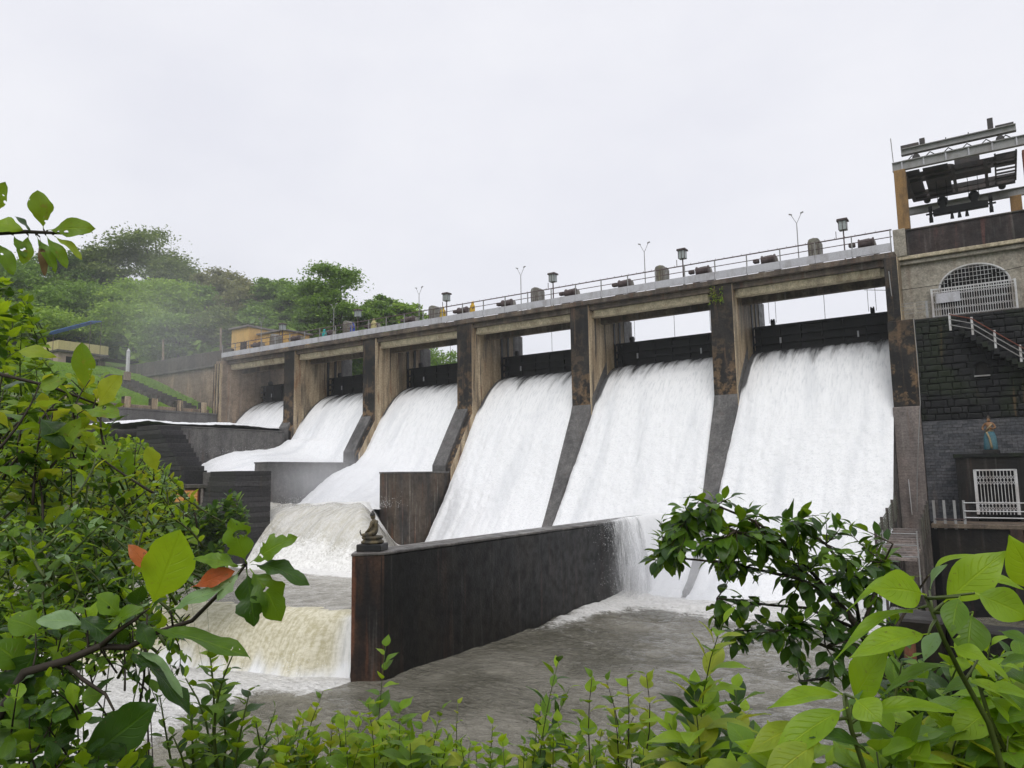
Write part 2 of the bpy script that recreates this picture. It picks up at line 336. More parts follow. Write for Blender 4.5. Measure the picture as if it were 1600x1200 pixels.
def sheet(k, prof_l, prof_r, step=.10):
    x0, x1 = bay(k); x0 -= .02; x1 += .02
    n = int((x1-x0)/step); u = np.linspace(0, 1, n)
    A, ta = dense(prof_l, step)
    B, tb = dense(prof_r, step); m = max(len(A), len(B)); q = np.linspace(0, 1, m)
    ia = np.linspace(0, 1, len(A)); ib = np.linspace(0, 1, len(B))
    Ay, Az = np.interp(q, ia, A[:,0]), np.interp(q, ia, A[:,1]); By, Bz = np.interp(q, ib, B[:,0]), np.interp(q, ib, B[:,1])
    s = q*max(ta[-1], tb[-1]); U, V = np.meshgrid(u, s, indexing='ij')
    e = sstep(0, 1, U); Y = Ay*(1-e)+By*e; Z = Az*(1-e)+Bz*e; wl = sstep(5, 20, V)*.9*(k >= 5); wr = sstep(5, 20, V)*.5*(k in (4, 5)); X = x0 - wl + U*(x1-x0+wl+wr)
    amp = sstep(2, 12, V)
    dsp = amp*(.12*fbm(X*1.1, V*.28+k*5, 3) + .07*fbm(X*3.2, V*2.4+k*3, 3, 2)) + .06*fbm(X*2.5, V*.25, 2, 4)
    ny = -np.gradient(Z, axis=1); nz_ = np.gradient(Y, axis=1); ln = np.hypot(ny, nz_)+1e-6
    sg = np.sign(-nz_.mean()); Y = Y - dsp*np.abs(ny)/ln*1.0; Z = Z + dsp*np.abs(nz_)/ln
    edge = np.minimum(U, 1-U)*(x1-x0); Z = Z - .18*(1-sstep(0, .5, edge))*amp
    UV = np.stack([X, V], -1)
    f = np.zeros_like(U); t = np.zeros_like(U)
    return grid_mesh('water', np.stack([X, Y, Z], -1), M['white_water'], uv=UV, attrs={'foam': f, 'tan': t, 'thin': (1-sstep(.05, .75, U*(x1-x0)))*(1-sstep(5, 8.5, V)) + .55*(1-sstep(.0, .45, (1-U)*(x1-x0)))*(1-sstep(4, 7, V))}, kind='structure')
up = [tuple(p) for p in PROF]
for k in (4, 5, 6): sheet(k, up, up)
p3l = up[:9]+[(51.7,1.55),(50.2,1.05),(48.8,.55),(47.5,-.2),(46.6,-.8),(45,-1.9),(43,-2.6),(41,-2.7)]
p3r = up[:10]+[(51,-.3),(50,-1.3),(48.5,-2.0),(46,-2.2),(43,-2.3),(41,-2.4)]
sheet(3, p3l, p3r)
p2l = up[:8]+[(53.3,4.2),(52.3,3.55),(50.5,3.1),(48.7,2.9),(46.5,2.75),(44.2,2.0),(42.4,1.1),(40.4,.5)]
p2r = up[:9]+[(52.2,1.6),(51,1.15),(49,1.0),(46,.95),(43,.85),(40.4,.5)]
sheet(2, p2l, p2r)
p1 = up[:7]+[(54.4,5.6),(53.2,5.55),(51,5.7),(48,5.85),(45,5.7),(42,5.6),(39,5.75),(36.5,5.3)]
sheet(1, p1, p1)

# churned basin under bays three and four, with the standing wave that tumbles into the grey pool
bx = np.arange(-62, -21.7, .16); bq = np.linspace(0, 1, 185); BX, BQ = np.meshgrid(bx, bq, indexing='ij')
ss_ = np.clip((-21.75-BX)/22, 0, 1); lo_ = 21.9-7.5*ss_+1.2*np.sin(ss_*5)+.15; BY = lo_ + (49.5-lo_)*BQ
lx, ly = 10.0, -11.0; ll = math.hypot(lx, ly)                        # the wave's right-hand edge runs from (-41.5,45) to (-31.5,34)
sd_ = ((BX+41.5)*(-ly) + (BY-45)*lx)/ll                                # positive on the right of it
wob = 1.1*fbm(BX*.35, BY*.35, 3)
tq_ = np.clip((BY + wob*.45 - 31.3)/4.6, 0, 1); top = (1-(1-tq_)**2.4) * (1-sstep(-2.0, 1.2, sd_ + wob*.6)) * sstep(-50., -47., BX)
BZ = MID + 3.25*top + .34*top*fbm(BX*.7, BY*.5, 4, 1) + .10*fbm(BX*1.2, BY*1.2, 3, 3)*sstep(0, .06, BQ)
BZ += .35*top*np.exp(-((BY-36.2)/1.6)**2)
foamA = np.clip(sstep(35.5, 38.5, BY + 2*fbm(BX*.6, BY*.4, 3, 2))*top + 1.0*np.exp(-((BY-30.9)/1.6)**2)*(BX > -48) + .75*sstep(41, 46, BY) + .10 + .25*fbm(BX*.5, BY*.9, 3, 5), 0, 1)
face = sstep(.05, .35, top)*(1-sstep(34.6, 37.6, BY))
tanA = np.clip(.75*face, 0, 1)
grid_mesh('water', np.stack([BX, BY, BZ], -1), M['mid'], attrs={'foam': foamA, 'tan': tanA}, kind='structure')
# low weir beside the nose of the divider wall: tan sheet dropping into the lower pool
ns = 150; sv_ = np.linspace(0, 1, ns); crest = np.stack([-21.75-22*sv_, 21.9-7.5*sv_+1.2*np.sin(sv_*5)], -1)
pr, tt = dense([(1.2,MID-.30),(.6,MID+.0),(0,MID+.03),(-.5,MID-.22),(-.95,MID-.75),(-1.25,MID-1.4),(-1.5,MID-2.1),(-1.7,MID-2.5)], .06)
dxn, dyn = .32, .947
sm_ = sv_*24; PUL = (.25+.75*sstep(0, 2.2, sm_+.5*vnoise(sm_*2, sm_*0, 1)))[:,None]*np.where(pr[:,0] < 0, 1, 0)[None] + np.where(pr[:,0] < 0, 0, 1)[None]
CX = crest[:,0][:,None] + pr[:,0][None]*dxn*.9*PUL; CY = crest[:,1][:,None] + pr[:,0][None]*dyn*PUL
SS, TT = np.meshgrid(sv_*24, tt, indexing='ij')
CZ = pr[:,1][None] + .14*fbm(SS*1.5, TT*.6, 3) + np.zeros_like(SS)
fw = np.clip(sstep(3.5, 4.6, TT + 1.2*fbm(SS*1.1, TT*.3, 3, 2)) + (SS < 1.0)*.8*sstep(1., .2, SS)*sstep(1.2, 1.8, TT), 0, 1)
grid_mesh('water', np.stack([CX, CY, CZ], -1), M['white_water'], uv=np.stack([SS, TT], -1), attrs={'foam': np.ones_like(SS), 'tan': 1-fw}, kind='structure')
# lower pool
px_ = np.arange(-52, 16, .2); py_ = np.arange(2, 46.5, .2); QX, QY = np.meshgrid(px_, py_, indexing='ij')
amp = .10 + .14*sstep(26, 42, QY)
QZ = POOL + amp*fbm(QX*.55, QY*.8, 4) + .03*np.sin(QY*2.1+1.3*fbm(QX*.3, QY*.3)*6) 
toe = sstep(35.5, 44.5, QY + 3.5*fbm(QX*.25, QY*.35, 4, 2))*(QX > -20.8)*sstep(-3.5, -6.5, QX)
QZ += .30*sstep(40, 45, QY)*(QX > -20.8)*(QX < -4.5)*(.6+fbm(QX*.7, QY*.7, 3, 4))
QZ += .35*np.exp(-((QX+20.2)/1.0)**2)*sstep(31, 40, QY)
drop = np.exp(-(np.maximum(0, (21.2-.33*np.clip(-21.8-QX, 0, 30)) - QY)/2.6)**2)*(QX < -21.2)*(QX > -50)
fA = np.clip(.8*toe + .75*np.exp(-((QX+19.9)/.9)**2)*sstep(30, 38, QY) + 1.0*drop + .22*sstep(24, 36, QY)*(.5+fbm(QX*.25, QY*.6, 3, 6)) + .72*sstep(-21.5, -25, QX + .5*(QY-17))*sstep(6, 12, QY) + .10*(.5+fbm(QX*.4, QY*.9, 3, 1)), 0, 1)
tA = .5*(QX < -24)*sstep(8, 14, QY)
grid_mesh('water', np.stack([QX, QY, QZ], -1), M['pool'], attrs={'foam': fA, 'tan': tA*0}, kind='structure')
# reservoir held behind the gates
MB().add([(-400,61.5,10.7),(60,61.5,10.7),(60,900,10.7),(-400,900,10.7)], [(0,1,2,3)]).build('reservoir_water', M['pool'])['kind'] = 'structure'

# ------------------------------------------------------------------ the dam
dam = thing('dam', 'long weathered concrete dam with five dark piers between six foaming spillway bays', 'dam', (-41, 58, -8))
MB().prism([(62.5,-9)]+[(y+.1, z-.35) for y, z in PROF]+[(42.6,-9)], XL(1)-10.4, -5.96, 'x').build('spillway_face', M['slab'], dam)
for k in range(1, 6):
    x0 = XL(k); x1 = x0+PW
    b = MB(); b.prism([(x0,54.35),(x1,54.35),(x1,62.6),(x0+PW/2+.4,63.4),(x0+PW/2-.4,63.4),(x0,62.6)], 4.8 if k > 3 else 3.0, 14.0, 'z')
    p = b.build('pier', M['pier'], dam, .04)
    g = MB(); g.box(x1-.02, x1+.05, 59.0, 59.35, 8.8, 13.9); g.box(x1-.02, x1+.05, 60.1, 60.45, 8.8, 13.9); g.box(x0-.05, x0+.02, 59.0, 59.35, 8.8, 13.9)
    g.build('gate_guide', M['black_steel'], p)
    MB().box(x0-.04, x1+.04, 61.2, 62.9, 10.9, 13.9).build('upstream_pier', M['slab'], p)
    # separator running down the chute under the pier
    if k < 4:
        P = [(y, z+1.35) for y, z in PROF[7:]]; zmin = {1: 5.3, 2: 1.7, 3: .6}[k]; P = [q for q in P if q[1] > zmin] or P[:2]
        P = [(54.6, P[0][1]+.9)] + P
        MB().prism([(57.5,-9)]+[(57.5,P[0][1])]+P+[(P[-1][0]-.05,-9)], x0-.22, x1-.55, 'x').build('separator', M['slab'], dam, .03)
        MB().prism([(57.5,-9)]+[(57.5,P[0][1]-.2)]+[(y+.15, z-.25) for y, z in P]+[(P[-1][0]-.05,-9)], x1-.549, x1-.02, 'x').build('separator', M['pier'], dam, .03)
    else:
        V = []; n = 0
        for y, z in [(57.5,9.0),(54.6,5.6)]+[tuple(q) for q in PROF[7:17]]:
            t_ = min(1, max(0, (4.8-z)/12.)); w_ = PW*(1-.72*t_); up_ = .62*(1-t_)+.10
            xl_ = x0+.5*t_; xr_ = x0+PW-.85*t_; up_ = .62*(1-t_)+.04; V += [(xl_,y,-9),(xl_,y,z+up_),(xr_,y,z+up_),(xr_+.02,y,-9)]; n += 1
        F = [(i*4+j, i*4+(j+1)%4, i*4+4+(j+1)%4, i*4+4+j) for i in range(n-1) for j in range(4)]+[(3,2,1,0), (n*4-4,n*4-3,n*4-2,n*4-1)]
        MB().add(V, F).build('separator', M['slab'], dam)
# deck
DX0, DX1 = XL(1)-11.6, -5.2
MB().box(DX0, DX1, 54.2, 62.0, 13.98, 14.36).build('deck_slab', M['fascia'], dam, .03)
for k in range(1, 7):
    x0, x1 = bay(k)
    b = MB(); b.box(x0-.03, x1+.03, 54.55, 54.95, 13.55, 13.975); b.build('fascia_band', M['fascia'], dam, .02)
    b = MB(); b.prism([(54.78,13.545),(54.95,13.05),(55.35,12.95),(55.35,13.545)], x0+.25, x1-.25, 'x'); b.box(x0, x1, 54.98, 55.4, 13.0, 13.5); b.build('deck_beam', M['beam'], dam, .03)
    for yy, zb_ in ((56.6, 12.7), (58.7, 13.45), (60.6, 13.8)): MB().box(x0-.02, x1+.02, yy, yy+.4, zb_, 13.975).build('inner_beam', M['fascia'], dam, .02)
MB().box(DX0, XL(1)-10.25, 53.9, 66, -9, 13.97).build('end_pier', M['masonry'], dam, .05)
for i in range(3): MB().box(DX0+.1+i*.48, DX0+.34+i*.48, 53.55, 53.95, 3.5, 13.6).build('buttress_rib', M['pier'], dam, .03)
MB().box(-140, DX0-.003, 56.2, 60, 6, 14.1).build('wing_wall', M['masonry'], dam, .04)
MB().box(-140, DX0-.003, 56.0, 56.4, 14.1, 15.85).build('wing_parapet', M['parapet_dark'], dam, .04)
MB().box(-140, DX0-.003, 55.85, 56.45, 13.9, 14.13).build('wing_coping', M['cap'], dam, .02)
# gates
for k in range(1, 7):
    x0, x1 = bay(k)
    g = thing('spillway_gate', {1:'black steel gate in the farthest bay beside the yellow hut',2:'black steel gate in the second bay from the left',3:'black steel gate in the third bay from the left, trees behind it',
        4:'black steel gate in the third bay from the right',5:'black steel gate in the second bay from the right',6:'black steel gate in the nearest bay, beside the arched building'}[k], 'gate', ((x0+x1)/2, 59.6, 9.3), 'gates raised in the spillway bays')
    zt = 11.42
    MB().box(x0+.06, x1-.06, 59.62, 59.75, 9.28, zt).build('skin_plate', M['black_steel'], g)
    for z in (9.40, 10.0, 10.6, 11.30): 
        b = MB(); b.box(x0+.06, x1-.06, 59.38, 59.615, z-.04, z+.04); b.box(x0+.06, x1-.06, 59.35, 59.38, z-.09, z+.09); b.build('girder', M['black_steel'], g)
    for i in range(7):
        xx = x0+.5+i*(x1-x0-1)/6; MB().box(xx-.03, xx+.03, 59.45, 59.615, 9.3, 11.36).build('rib', M['black_steel'], g)
    for xx in (x0+1.5, x1-1.5):
        b = MB(); b.add(*(lambda q: (q.v, q.f))(MB().lathe((0,0,0), [(.12,-.14),(.30,-.12),(.30,-.06),(.22,-.04),(.22,.04),(.30,.06),(.30,.12),(.12,.14)], 14)))
        b.v = [(xx+c, 59.6+b_, 11.62+a) for a, b_, c in b.v]; sh = b.build('sheave', M['black_steel'], g, 0, True)
        b = MB(); b.tube([(xx-.26, 59.6, 11.6), (xx-.26, 59.6, 14.0)], .018, 5); b.tube([(xx+.26, 59.6, 11.6), (xx+.26, 59.6, 14.0)], .018, 5); b.build('wire_rope', M['rail_brown'], sh)
    MB().tube([((x0+x1)/2+.3, 59.55, 11.3), ((x0+x1)/2+.3, 59.55, 14)], .02, 5).build('indicator_rod', M['rail_brown'], g)
    MB().box(x0+2.0, x0+2.14, 59.3, 59.345, 9.9, 10.35).build('white_mark', M['grey_steel'], g); MB().box(x1-2.6, x1-2.48, 59.3, 59.345, 9.75, 10.2).build('white_mark', M['grey_steel'], g)
# deck edge plate + handrails
hr = thing('deck_railing', 'grey edge plate and brown pipe handrail along the dam deck, facing the river', 'railing', (-40, 54.4, 14.36))
nseg = 12
for i in range(30):
    a = DX0+.4+i*(DX1-DX0-.6)/30; b_ = a+(DX1-DX0-.6)/30-.03
    MB().box(a, b_, 54.34, 54.40, 14.45, 15.02).build('edge_plate', M['grey_steel'], hr)
for i in range(31):
    x = DX0+.4+i*(DX1-DX0-.6)/30
    MB().box(x-.035, x+.035, 54.42, 54.50, 14.36, 15.98).build('post', M['post_grey'], hr)
MB().tube([(DX0+.4, 54.46, 15.93), (DX1-.1, 54.46, 15.93)], .045, 6).build('top_rail', M['rail_brown'], hr)
MB().tube([(DX0+.4, 54.46, 15.45), (DX1-.1, 54.46, 15.45)], .03, 6).build('middle_rail', M['rail_brown'], hr)
b = MB()
for i in range(110):
    x = DX0+.6+i*(DX1-DX0-1)/110; b.box(x-.012, x+.012, 54.44, 54.47, 15.93, 16.05)
b.build('rail_spikes', M['rail_brown'], hr)
hr2 = thing('deck_railing', 'dark pipe handrail along the reservoir side of the dam deck', 'railing', (-40, 61.8, 14.36))
for i in range(31):
    x = DX0+.4+i*(DX1-DX0-.6)/30; MB().box(x-.03, x+.03, 61.75, 61.81, 14.36, 15.5).build('post', M['rail_brown'], hr2)
for z in (15.45, 14.95): MB().tube([(DX0+.4, 61.78, z), (DX1-.1, 61.78, z)], .035, 6).build('rail', M['rail_brown'], hr2)
# crane rail girder standing on the deck, dark line behind the handrail
MB().box(DX0+.4, DX1-.2, 58.2, 58.5, 14.365, 15.35).build('rail_girder', M['parapet_dark'], dam)
# hoist equipment, one set per bay
M['drum'] = concrete('mossy_hoist_cover', (.27,.26,.24), (.19,.18,.15), rust=(.22,.20,.07), rust_amt=.6, pale_amt=.2)
M['machine'] = paint('dark_hoist', (.085,.06,.06), .55, .35, (.16,.14,.12), .5)
M['glass'] = paint('grey_cabinet_glass', (.34,.38,.38), .25, .15, (.2,.2,.2), .2)
ords = {1:'farthest bay beside the yellow hut', 2:'second bay from the left', 3:'third bay from the left', 4:'third bay from the right', 5:'second bay from the right', 6:'nearest bay at the right end'}
for k in range(1, 7):
    x0, x1 = bay(k); c = (x0+x1)/2
    h = thing('hoist_cover', 'rounded grey mossy hoist cover above the '+ords[k], 'hoist cover', (c+.4, 57, 14.36), 'hoist covers on the deck')
    b = MB(); b.prism([(c+.4-.40,14.36),(c+.4+.40,14.36),(c+.4+.42,16.6),(c+.4+.34,16.85),(c+.4,16.92),(c+.4-.34,16.85),(c+.4-.42,16.6)], 56.4, 57.6, 'y'); b.build('cover', M['drum'], h, .06)
    b = MB(); [b.box(c+.4-.34+i*.21, c+.4-.30+i*.21, 56.36, 56.41, 15.2, 16.4) for i in range(4)]; b.build('rib', M['machine'], h)
    for sgn, dx in ((-1, -3.0), (1, 3.8)):
        q = thing('gate_hoist', 'dark geared gate hoist at the %s end of the %s' % ('left' if sgn < 0 else 'right', ords[k]), 'hoist', (c+dx, 57, 14.36), 'geared hoists on the deck')
        b = MB(); b.box(c+dx-.75, c+dx+.75, 56.4, 57.9, 15.35, 15.6); b.box(c+dx-.65, c+dx-.5, 56.5, 57.8, 14.36, 15.35); b.box(c+dx+.5, c+dx+.65, 56.5, 57.8, 14.36, 15.35); b.build('stand', M['machine'], q)
        b = MB().lathe((0,0,0), [(.2,-.52),(.40,-.5),(.40,-.43),(.33,-.41),(.33,.41),(.40,.43),(.40,.5),(.2,.52)], 14); b.v = [(c+dx+z, 57.1+y, 16.0+x) for x, y, z in b.v]; b.build('drum', M['machine'], q, 0, True)
        MB().prism([(c+dx-.62,15.6),(c+dx+.66,15.6),(c+dx+.52,16.3),(c+dx+.15,16.45),(c+dx-.4,16.42),(c+dx-.58,16.1)], 57.3, 57.75, 'y').build('gearbox', M['drum'], q, .04)
        MB().box(c+dx-1.15, c+dx-.72, 56.9, 57.3, 15.9, 16.2).build('motor', M['machine'], q, .05)
    q = thing('control_cabinet', 'small glazed control cabinet on a thin post above the '+ords[k], 'cabinet', (c+2.5, 56.2, 14.36), 'control cabinets on posts')
    b = MB(); b.box(c+2.46, c+2.54, 56.16, 56.24, 14.36, 17.0); b.box(c+1.98, c+2.02, 56.17, 56.22, 16.5, 17.0); b.build('post', M['rail_brown'], q)
    MB().box(c+2.22, c+2.78, 55.95, 56.45, 17.0, 17.66).build('cabinet_body', M['glass'], q, .02)
    MB().prism([(c+2.12,17.66),(c+2.88,17.66),(c+2.84,17.8),(c+2.16,17.8)], 55.85, 56.55, 'y').build('roof', M['machine'], q)
    b = MB(); [b.box(xx-.02, xx+.02, 55.92, 55.95, 17.0, 17.66) for xx in (c+2.24, c+2.5, c+2.76)]; b.build('mullion', M['machine'], q)
    q = thing('lamp_post', 'thin street lamp with two upswept arms above the '+ords[k], 'lamp post', (c-.5, 55.6, 14.36), 'twin armed lamps on the deck')
    MB().tube([(c-.5, 55.6, 14.36), (c-.5, 55.6, 17.6), (c-.5, 55.6, 18.0)], [.045, .035, .028], 6).build('pole', M['post_grey'], q)
    for sgn in (-1, 1):
        a = MB().tube([(c-.5, 55.6, 17.95), (c-.5+sgn*.18, 55.6, 18.3), (c-.5+sgn*.36, 55.6, 18.65)], .02, 6).build('arm', M['post_grey'], q)
        MB().prism([(c-.5+sgn*.30,18.62),(c-.5+sgn*.52,18.70),(c-.5+sgn*.50,18.77),(c-.5+sgn*.30,18.71)], 55.55, 55.65, 'y').build('lamp_head', M['post_grey'], a)

# ------------------------------------------------------------------ divider and training walls
dv = thing('divider_wall', 'tall dark wet concrete wall in the river with a small seated statue on its end', 'wall', (-21.2, 32, POOL))
poly = [(-20.55,21.95),(-20.55,50.5),(-21.95,50.5),(-21.95,21.85),(-21.30,21.05)]
MB().prism([(x, y) for x, y in poly], -9.2, -2.98, 'z').build('wall_body', M['dark_concrete'], dv, .05)
n_ = MB(); n_.prism([(-20.535,21.97),(-20.535,21.99),(-21.93,21.83),(-21.31,21.02)], -9.2, -2.985, 'z'); n_.build('stained_nose', M['nose'], dv)
MB().prism([(-20.50,21.93),(-20.50,50.5),(-22.0,50.5),(-22.0,21.83),(-21.32,20.98)], -2.98, -2.87, 'z').build('coping', M['cap'], dv, .03)
lab = {1:('long grey training wall holding back the highest, leftmost basin', 39.6, 53.4, 5.1, 'trainer'), 2:('grey training wall in the middle, level with the stepped brick block', 41.7, 51.6, 1.5, 'trainer'), 3:('short rust-streaked training wall right behind the seated statue', 44.4, 51.6, .46, 'trainer_stained')}
for k, (l, y0, y1, zt, mt) in lab.items():
    x0 = XL(k)-.2; x1 = x0+1.75
    t = thing('training_wall', l, 'wall', (x0+.8, (y0+y1)/2, -8), 'training walls below the piers')
    MB().box(x0, x1, y0, y1, -9, zt-.12).build('wall_body', M[mt], t, .04)
    MB().box(x0-.04, x1+.04, y0-.04, y1, zt-.12, zt).build('coping', M['trainer'], t, .02)
def stepped(name, label, xa, za, dx, dz, n, x_far, y0, y1, zb, sgn):
    """brick wall whose one side goes down in steps"""
    t = thing(name, label, 'wall', (xa, (y0+y1)/2, zb), 'stepped brick walls')
    rnd = random.Random(3)
    for i in range(n):
        xe = xa + sgn*dx*i; zz = za - dz*(i+1); lo, hi = sorted((x_far, xe))
        MB().box(lo, hi, y0+rnd.uniform(-.03,.03), y1, zz+.015, zz+dz).build('brick_course', M['step_brick'], t, .025)
    zz = za-dz*n; lo, hi = sorted((x_far, xa+sgn*dx*n)); MB().box(lo, hi, y0+.02, y1, zb, zz+.01).build('footing', M['step_brick'], t, .03)
    return t
stepped('stepped_wall', 'dark brick wall descending in steps to the right, left of the grey training wall', -61.3, 4.85, .40, .40, 10, -64.6, 37.2, 39.4, -3, 1)
t = thing('cross_wall', 'grey cross wall closing the second basin, behind the stepped brick block', 'wall', (-55, 39.5, -8))
MB().box(-61.5, -50.6, 39.0, 40.3, -9, .70).build('wall_body', M['trainer'], t, .04)
t = thing('stepped_block', 'tall dark brick block with a stepped left side, in front of the middle basin', 'wall', (-41.5, 32, MID), 'stepped brick walls')
rnd = random.Random(5)
for i in range(15):
    zz = .58-.335*(i+1); xl = -43.9-.135*i if i < 11 else -45.4
    MB().box(xl, -41.25+rnd.uniform(-.012,.012), 30.4+rnd.uniform(-.02,.02), 33.2, zz+.01, zz+.335).build('brick_course', M['step_brick'], t, .018)
MB().box(-45.4, -41.23, 30.42, 33.2, -9, .58-.335*15).build('footing', M['step_brick'], t)
# far channel wall with posts, left bank
t = thing('channel_wall', 'long stone parapet wall with square pillars along the far grassy bank', 'wall', (-77, 46, 4))
MB().box(-77.9, -76.55, 26, 53.9, -3, 7.5).build('wall_body', M['trainer'], t, .04)
MB().box(-77.95, -76.5, 26, 53.9, 7.5, 7.72).build('coping', M['cap'], t, .03)
for i in range(7):
    y = 52.2-i*3.0; MB().box(-77.6, -76.9, y-.35, y+.35, 7.72, 8.95).build('pillar', M['pier'], t, .04)
MB().box(-77.4, -77.1, 30, 53, 7.725, 8.15).build('low_parapet', M['masonry'], t, .03)
t = thing('stone_stairs', 'dark stone steps climbing the far grassy bank', 'stairs', (-88, 52, 8))
for i in range(16):
    x = -79-i*.85; z = float(ground_h(np.array([x]), np.array([50.]))[0])+.62; MB().box(x-.75, x+.1, 50-.25*i*.4, 52.6-.25*i*.4, z-1.2, z).build('step', M['parapet_dark'], t, .03)

def curtain_mat():
    m = MT('falling_spray'); uv = m.n('ShaderNodeTexCoord').outputs['UV']
    n1 = m.noise(7., uv, (1, .12, 1), detail=6, rough=.65); n2 = m.noise(26, uv, (1, .30, 1), detail=5, rough=.75)
    k = m.math('ADD', m.math('MULTIPLY', n1, .5), m.math('MULTIPLY', n2, .5)); a = m.ramp(m.math('ADD', k, m.math('MULTIPLY', m.math('SUBTRACT', m.attr('foam'), .5), .62)), .40, .68)
    tr = m.n('ShaderNodeBsdfTransparent'); mx_ = m.n('ShaderNodeMixShader'); m.l(a, mx_.inputs[0]); m.l(tr.outputs[0], mx_.inputs[1]); m.l(m.pbsdf((.86,.865,.875), .6, m.bump(n2, .5, .05)), mx_.inputs[2]); return m.done(mx_.outputs[0])
M['curtain'] = curtain_mat()
for lay in range(3):
    cy_ = np.linspace(35.5+lay*.5, 49.0, 110); tz = np.linspace(0, 1, 60); CYY, TZ = np.meshgrid(cy_, tz, indexing='ij')
    XX = -20.48 + .12*lay + (.35+.28*lay)*np.sqrt(TZ) + .10*fbm(CYY*2, TZ*2, 3, lay); ZZ = -2.80 + .06*lay - 4.85*TZ**1.35
    grid_mesh('water', np.stack([XX, CYY + .25*fbm(CYY, TZ*3, 2, 3), ZZ], -1), M['curtain'], uv=np.stack([CYY+lay*13, TZ*5], -1), attrs={'foam': np.clip((CYY-37.6-lay*.4+1.8*vnoise(CYY*1.3, TZ*0, 5)-.8*TZ)/8.5, 0, 1)}, kind='structure')
# ------------------------------------------------------------------ right abutment: pier, gatehouse, masonry, room, walkway
ap = thing('abutment_pier', 'mossy dark abutment pier at the right edge of the nearest fall', 'pier', (-5.2, 54, -3))
MB().box(-5.9, -4.35, 53.62, 62, 4.0, 9.6).build('lower_shaft', M['pier'], ap, .04)
MB().box(-5.88, -5.05, 53.9, 62, 9.6, 13.95).build('upper_shaft', M['pier'], ap, .04)
MB().box(-5.95, -4.4, 53.45, 55, -8.5, 3.995).build('brick_pilaster', M['pilaster'], ap, .04)
rw = thing('stone_wall', 'tall black wet stone masonry wall below the arched building', 'wall', (1, 53.9, -3))
MB().box(-4.38, 14, 53.92, 60, 3.02, 9.55).build('core', M['dark_hole'], rw)
stone_meshes = []
rs = random.Random(21)
def rough_stone(i):
    b = MB(); V = []
    for z in (0, 1):
        for x, y in ((0,1),(1,1)): V.append((x, y, z))
    rr = lambda a=.05: rs.uniform(-a, a)
    back = [(0,1,0),(1,1,0),(1,1,1),(0,1,1)]; fr = [(.02+rr(.02),.10,.04+rr(.03)),(.98+rr(.02),.10,.04+rr(.03)),(.98+rr(.02),.10,.96+rr(.03)),(.02+rr(.02),.10,.96+rr(.03))]
    inn = [(.15+rr(),0+rr(.04),.22+rr()),(.85+rr(),0+rr(.04),.22+rr()),(.85+rr(),0+rr(.04),.78+rr()),(.15+rr(),rr(.04),.78+rr())]
    b.add(back+fr+inn, [(0,1,5,4),(1,2,6,5),(2,3,7,6),(3,0,4,7),(4,5,9,8),(5,6,10,9),(6,7,11,10),(7,4,8,11),(8,9,10,11)])
    me = bpy.data.meshes.new('stone'); me.from_pydata(b.v, [], b.f); me.materials.append(M['stone']); return me
stone_meshes = [rough_stone(i) for i in range(8)]
zc = 3.05; nst = 0
PCX, PCZ = -.93, 6.0
while zc < 9.45:
    hh = min(rs.uniform(.26, .50), 9.53-zc); x = -4.36 + rs.uniform(-.3, 0)
    while x < 4.5:
        ww = rs.choice((rs.uniform(.30,.5), rs.uniform(.5,.95))); xa = max(x, -4.36)
        if math.hypot(xa+ww/2-PCX, zc+hh/2-PCZ) > .62 and nst < 298:
            o = bpy.data.objects.new('stone', rs.choice(stone_meshes)); COL.objects.link(o); o.parent = rw
            o.location = (xa-1, 53.72-53.9+rs.uniform(-.02,.02), zc+3+rs.uniform(-.03,.01)); o.scale = (x+ww-xa-.014, .22*rs.uniform(.8,1.25), (hh-.012)*rs.uniform(.88,1.06)); nst += 1
        x += ww
    zc += hh
b = MB(); b.lathe((0,0,0), [(.50,-.3),(.50,0),(.62,0),(.62,-.3)], 18); b.v = [(PCX+x, 53.70-z, PCZ+y) for x, y, z in b.v]; b.build('drain_ring', M['stone'], rw)
b = MB(); b.lathe((0,0,0), [(.02,0),(.50,.01)], 18); b.v = [(PCX+x, 53.88-z, PCZ+y) for x, y, z in b.v]; b.build('drain_mouth', M['dark_hole'], rw)
MB().box(PCX-.42, PCX+.42, 53.55, 53.75, PCZ-.42, PCZ-.34).build('sill', M['post_grey'], rw)
b = MB()
for i in range(14): b.tube([(PCX-1.1+rs.uniform(-.3,.3), 53.70, PCZ+rs.uniform(-.5,.4)), (PCX-1.05+rs.uniform(-.3,.3), 53.69, PCZ-rs.uniform(.3,1.))], .02, 4)
# grey brick lower wall
bw = thing('brick_wall', 'grey coursed brick wall behind the small blue-skirted statue', 'wall', (0, 53.7, -3))
MB().box(-4.38, 14, 53.75, 60, -8.5, 3.0).build('core', M['dark_hole'], bw)
b = MB(); zz = -3.2; row = 0
while zz < 2.98:
    x = -4.36-(row % 2)*.27
    while x < 4.5:
        xa = max(x, -4.36); xb = min(x+.53, 4.5); y0 = 53.6+rs.uniform(-.02,.02)
        if xb-xa > .1: b.box(xa, xb, y0, 53.76, zz, min(zz+.175, 2.99))
        x += .545
    zz += .192; row += 1
o = b.build('brick', M['brick_grey'], bw); o['kind'] = 'stuff'
# gatehouse
gh = thing('gatehouse', 'weathered cream dam building with a big arched barred opening', 'building', (-1, 56, 9.6))
AX, AZ, AW, AH = -.95, 11.6, 1.95, 1.45
arc = [(AX+AW*math.cos(t), AZ+AH*math.sin(t)) for t in np.linspace(0, math.pi, 25)]
b = MB(); y = 55.5
outer = [(14,9.6),(14,13.6),(-5.04,13.6),(-5.04,9.6)]
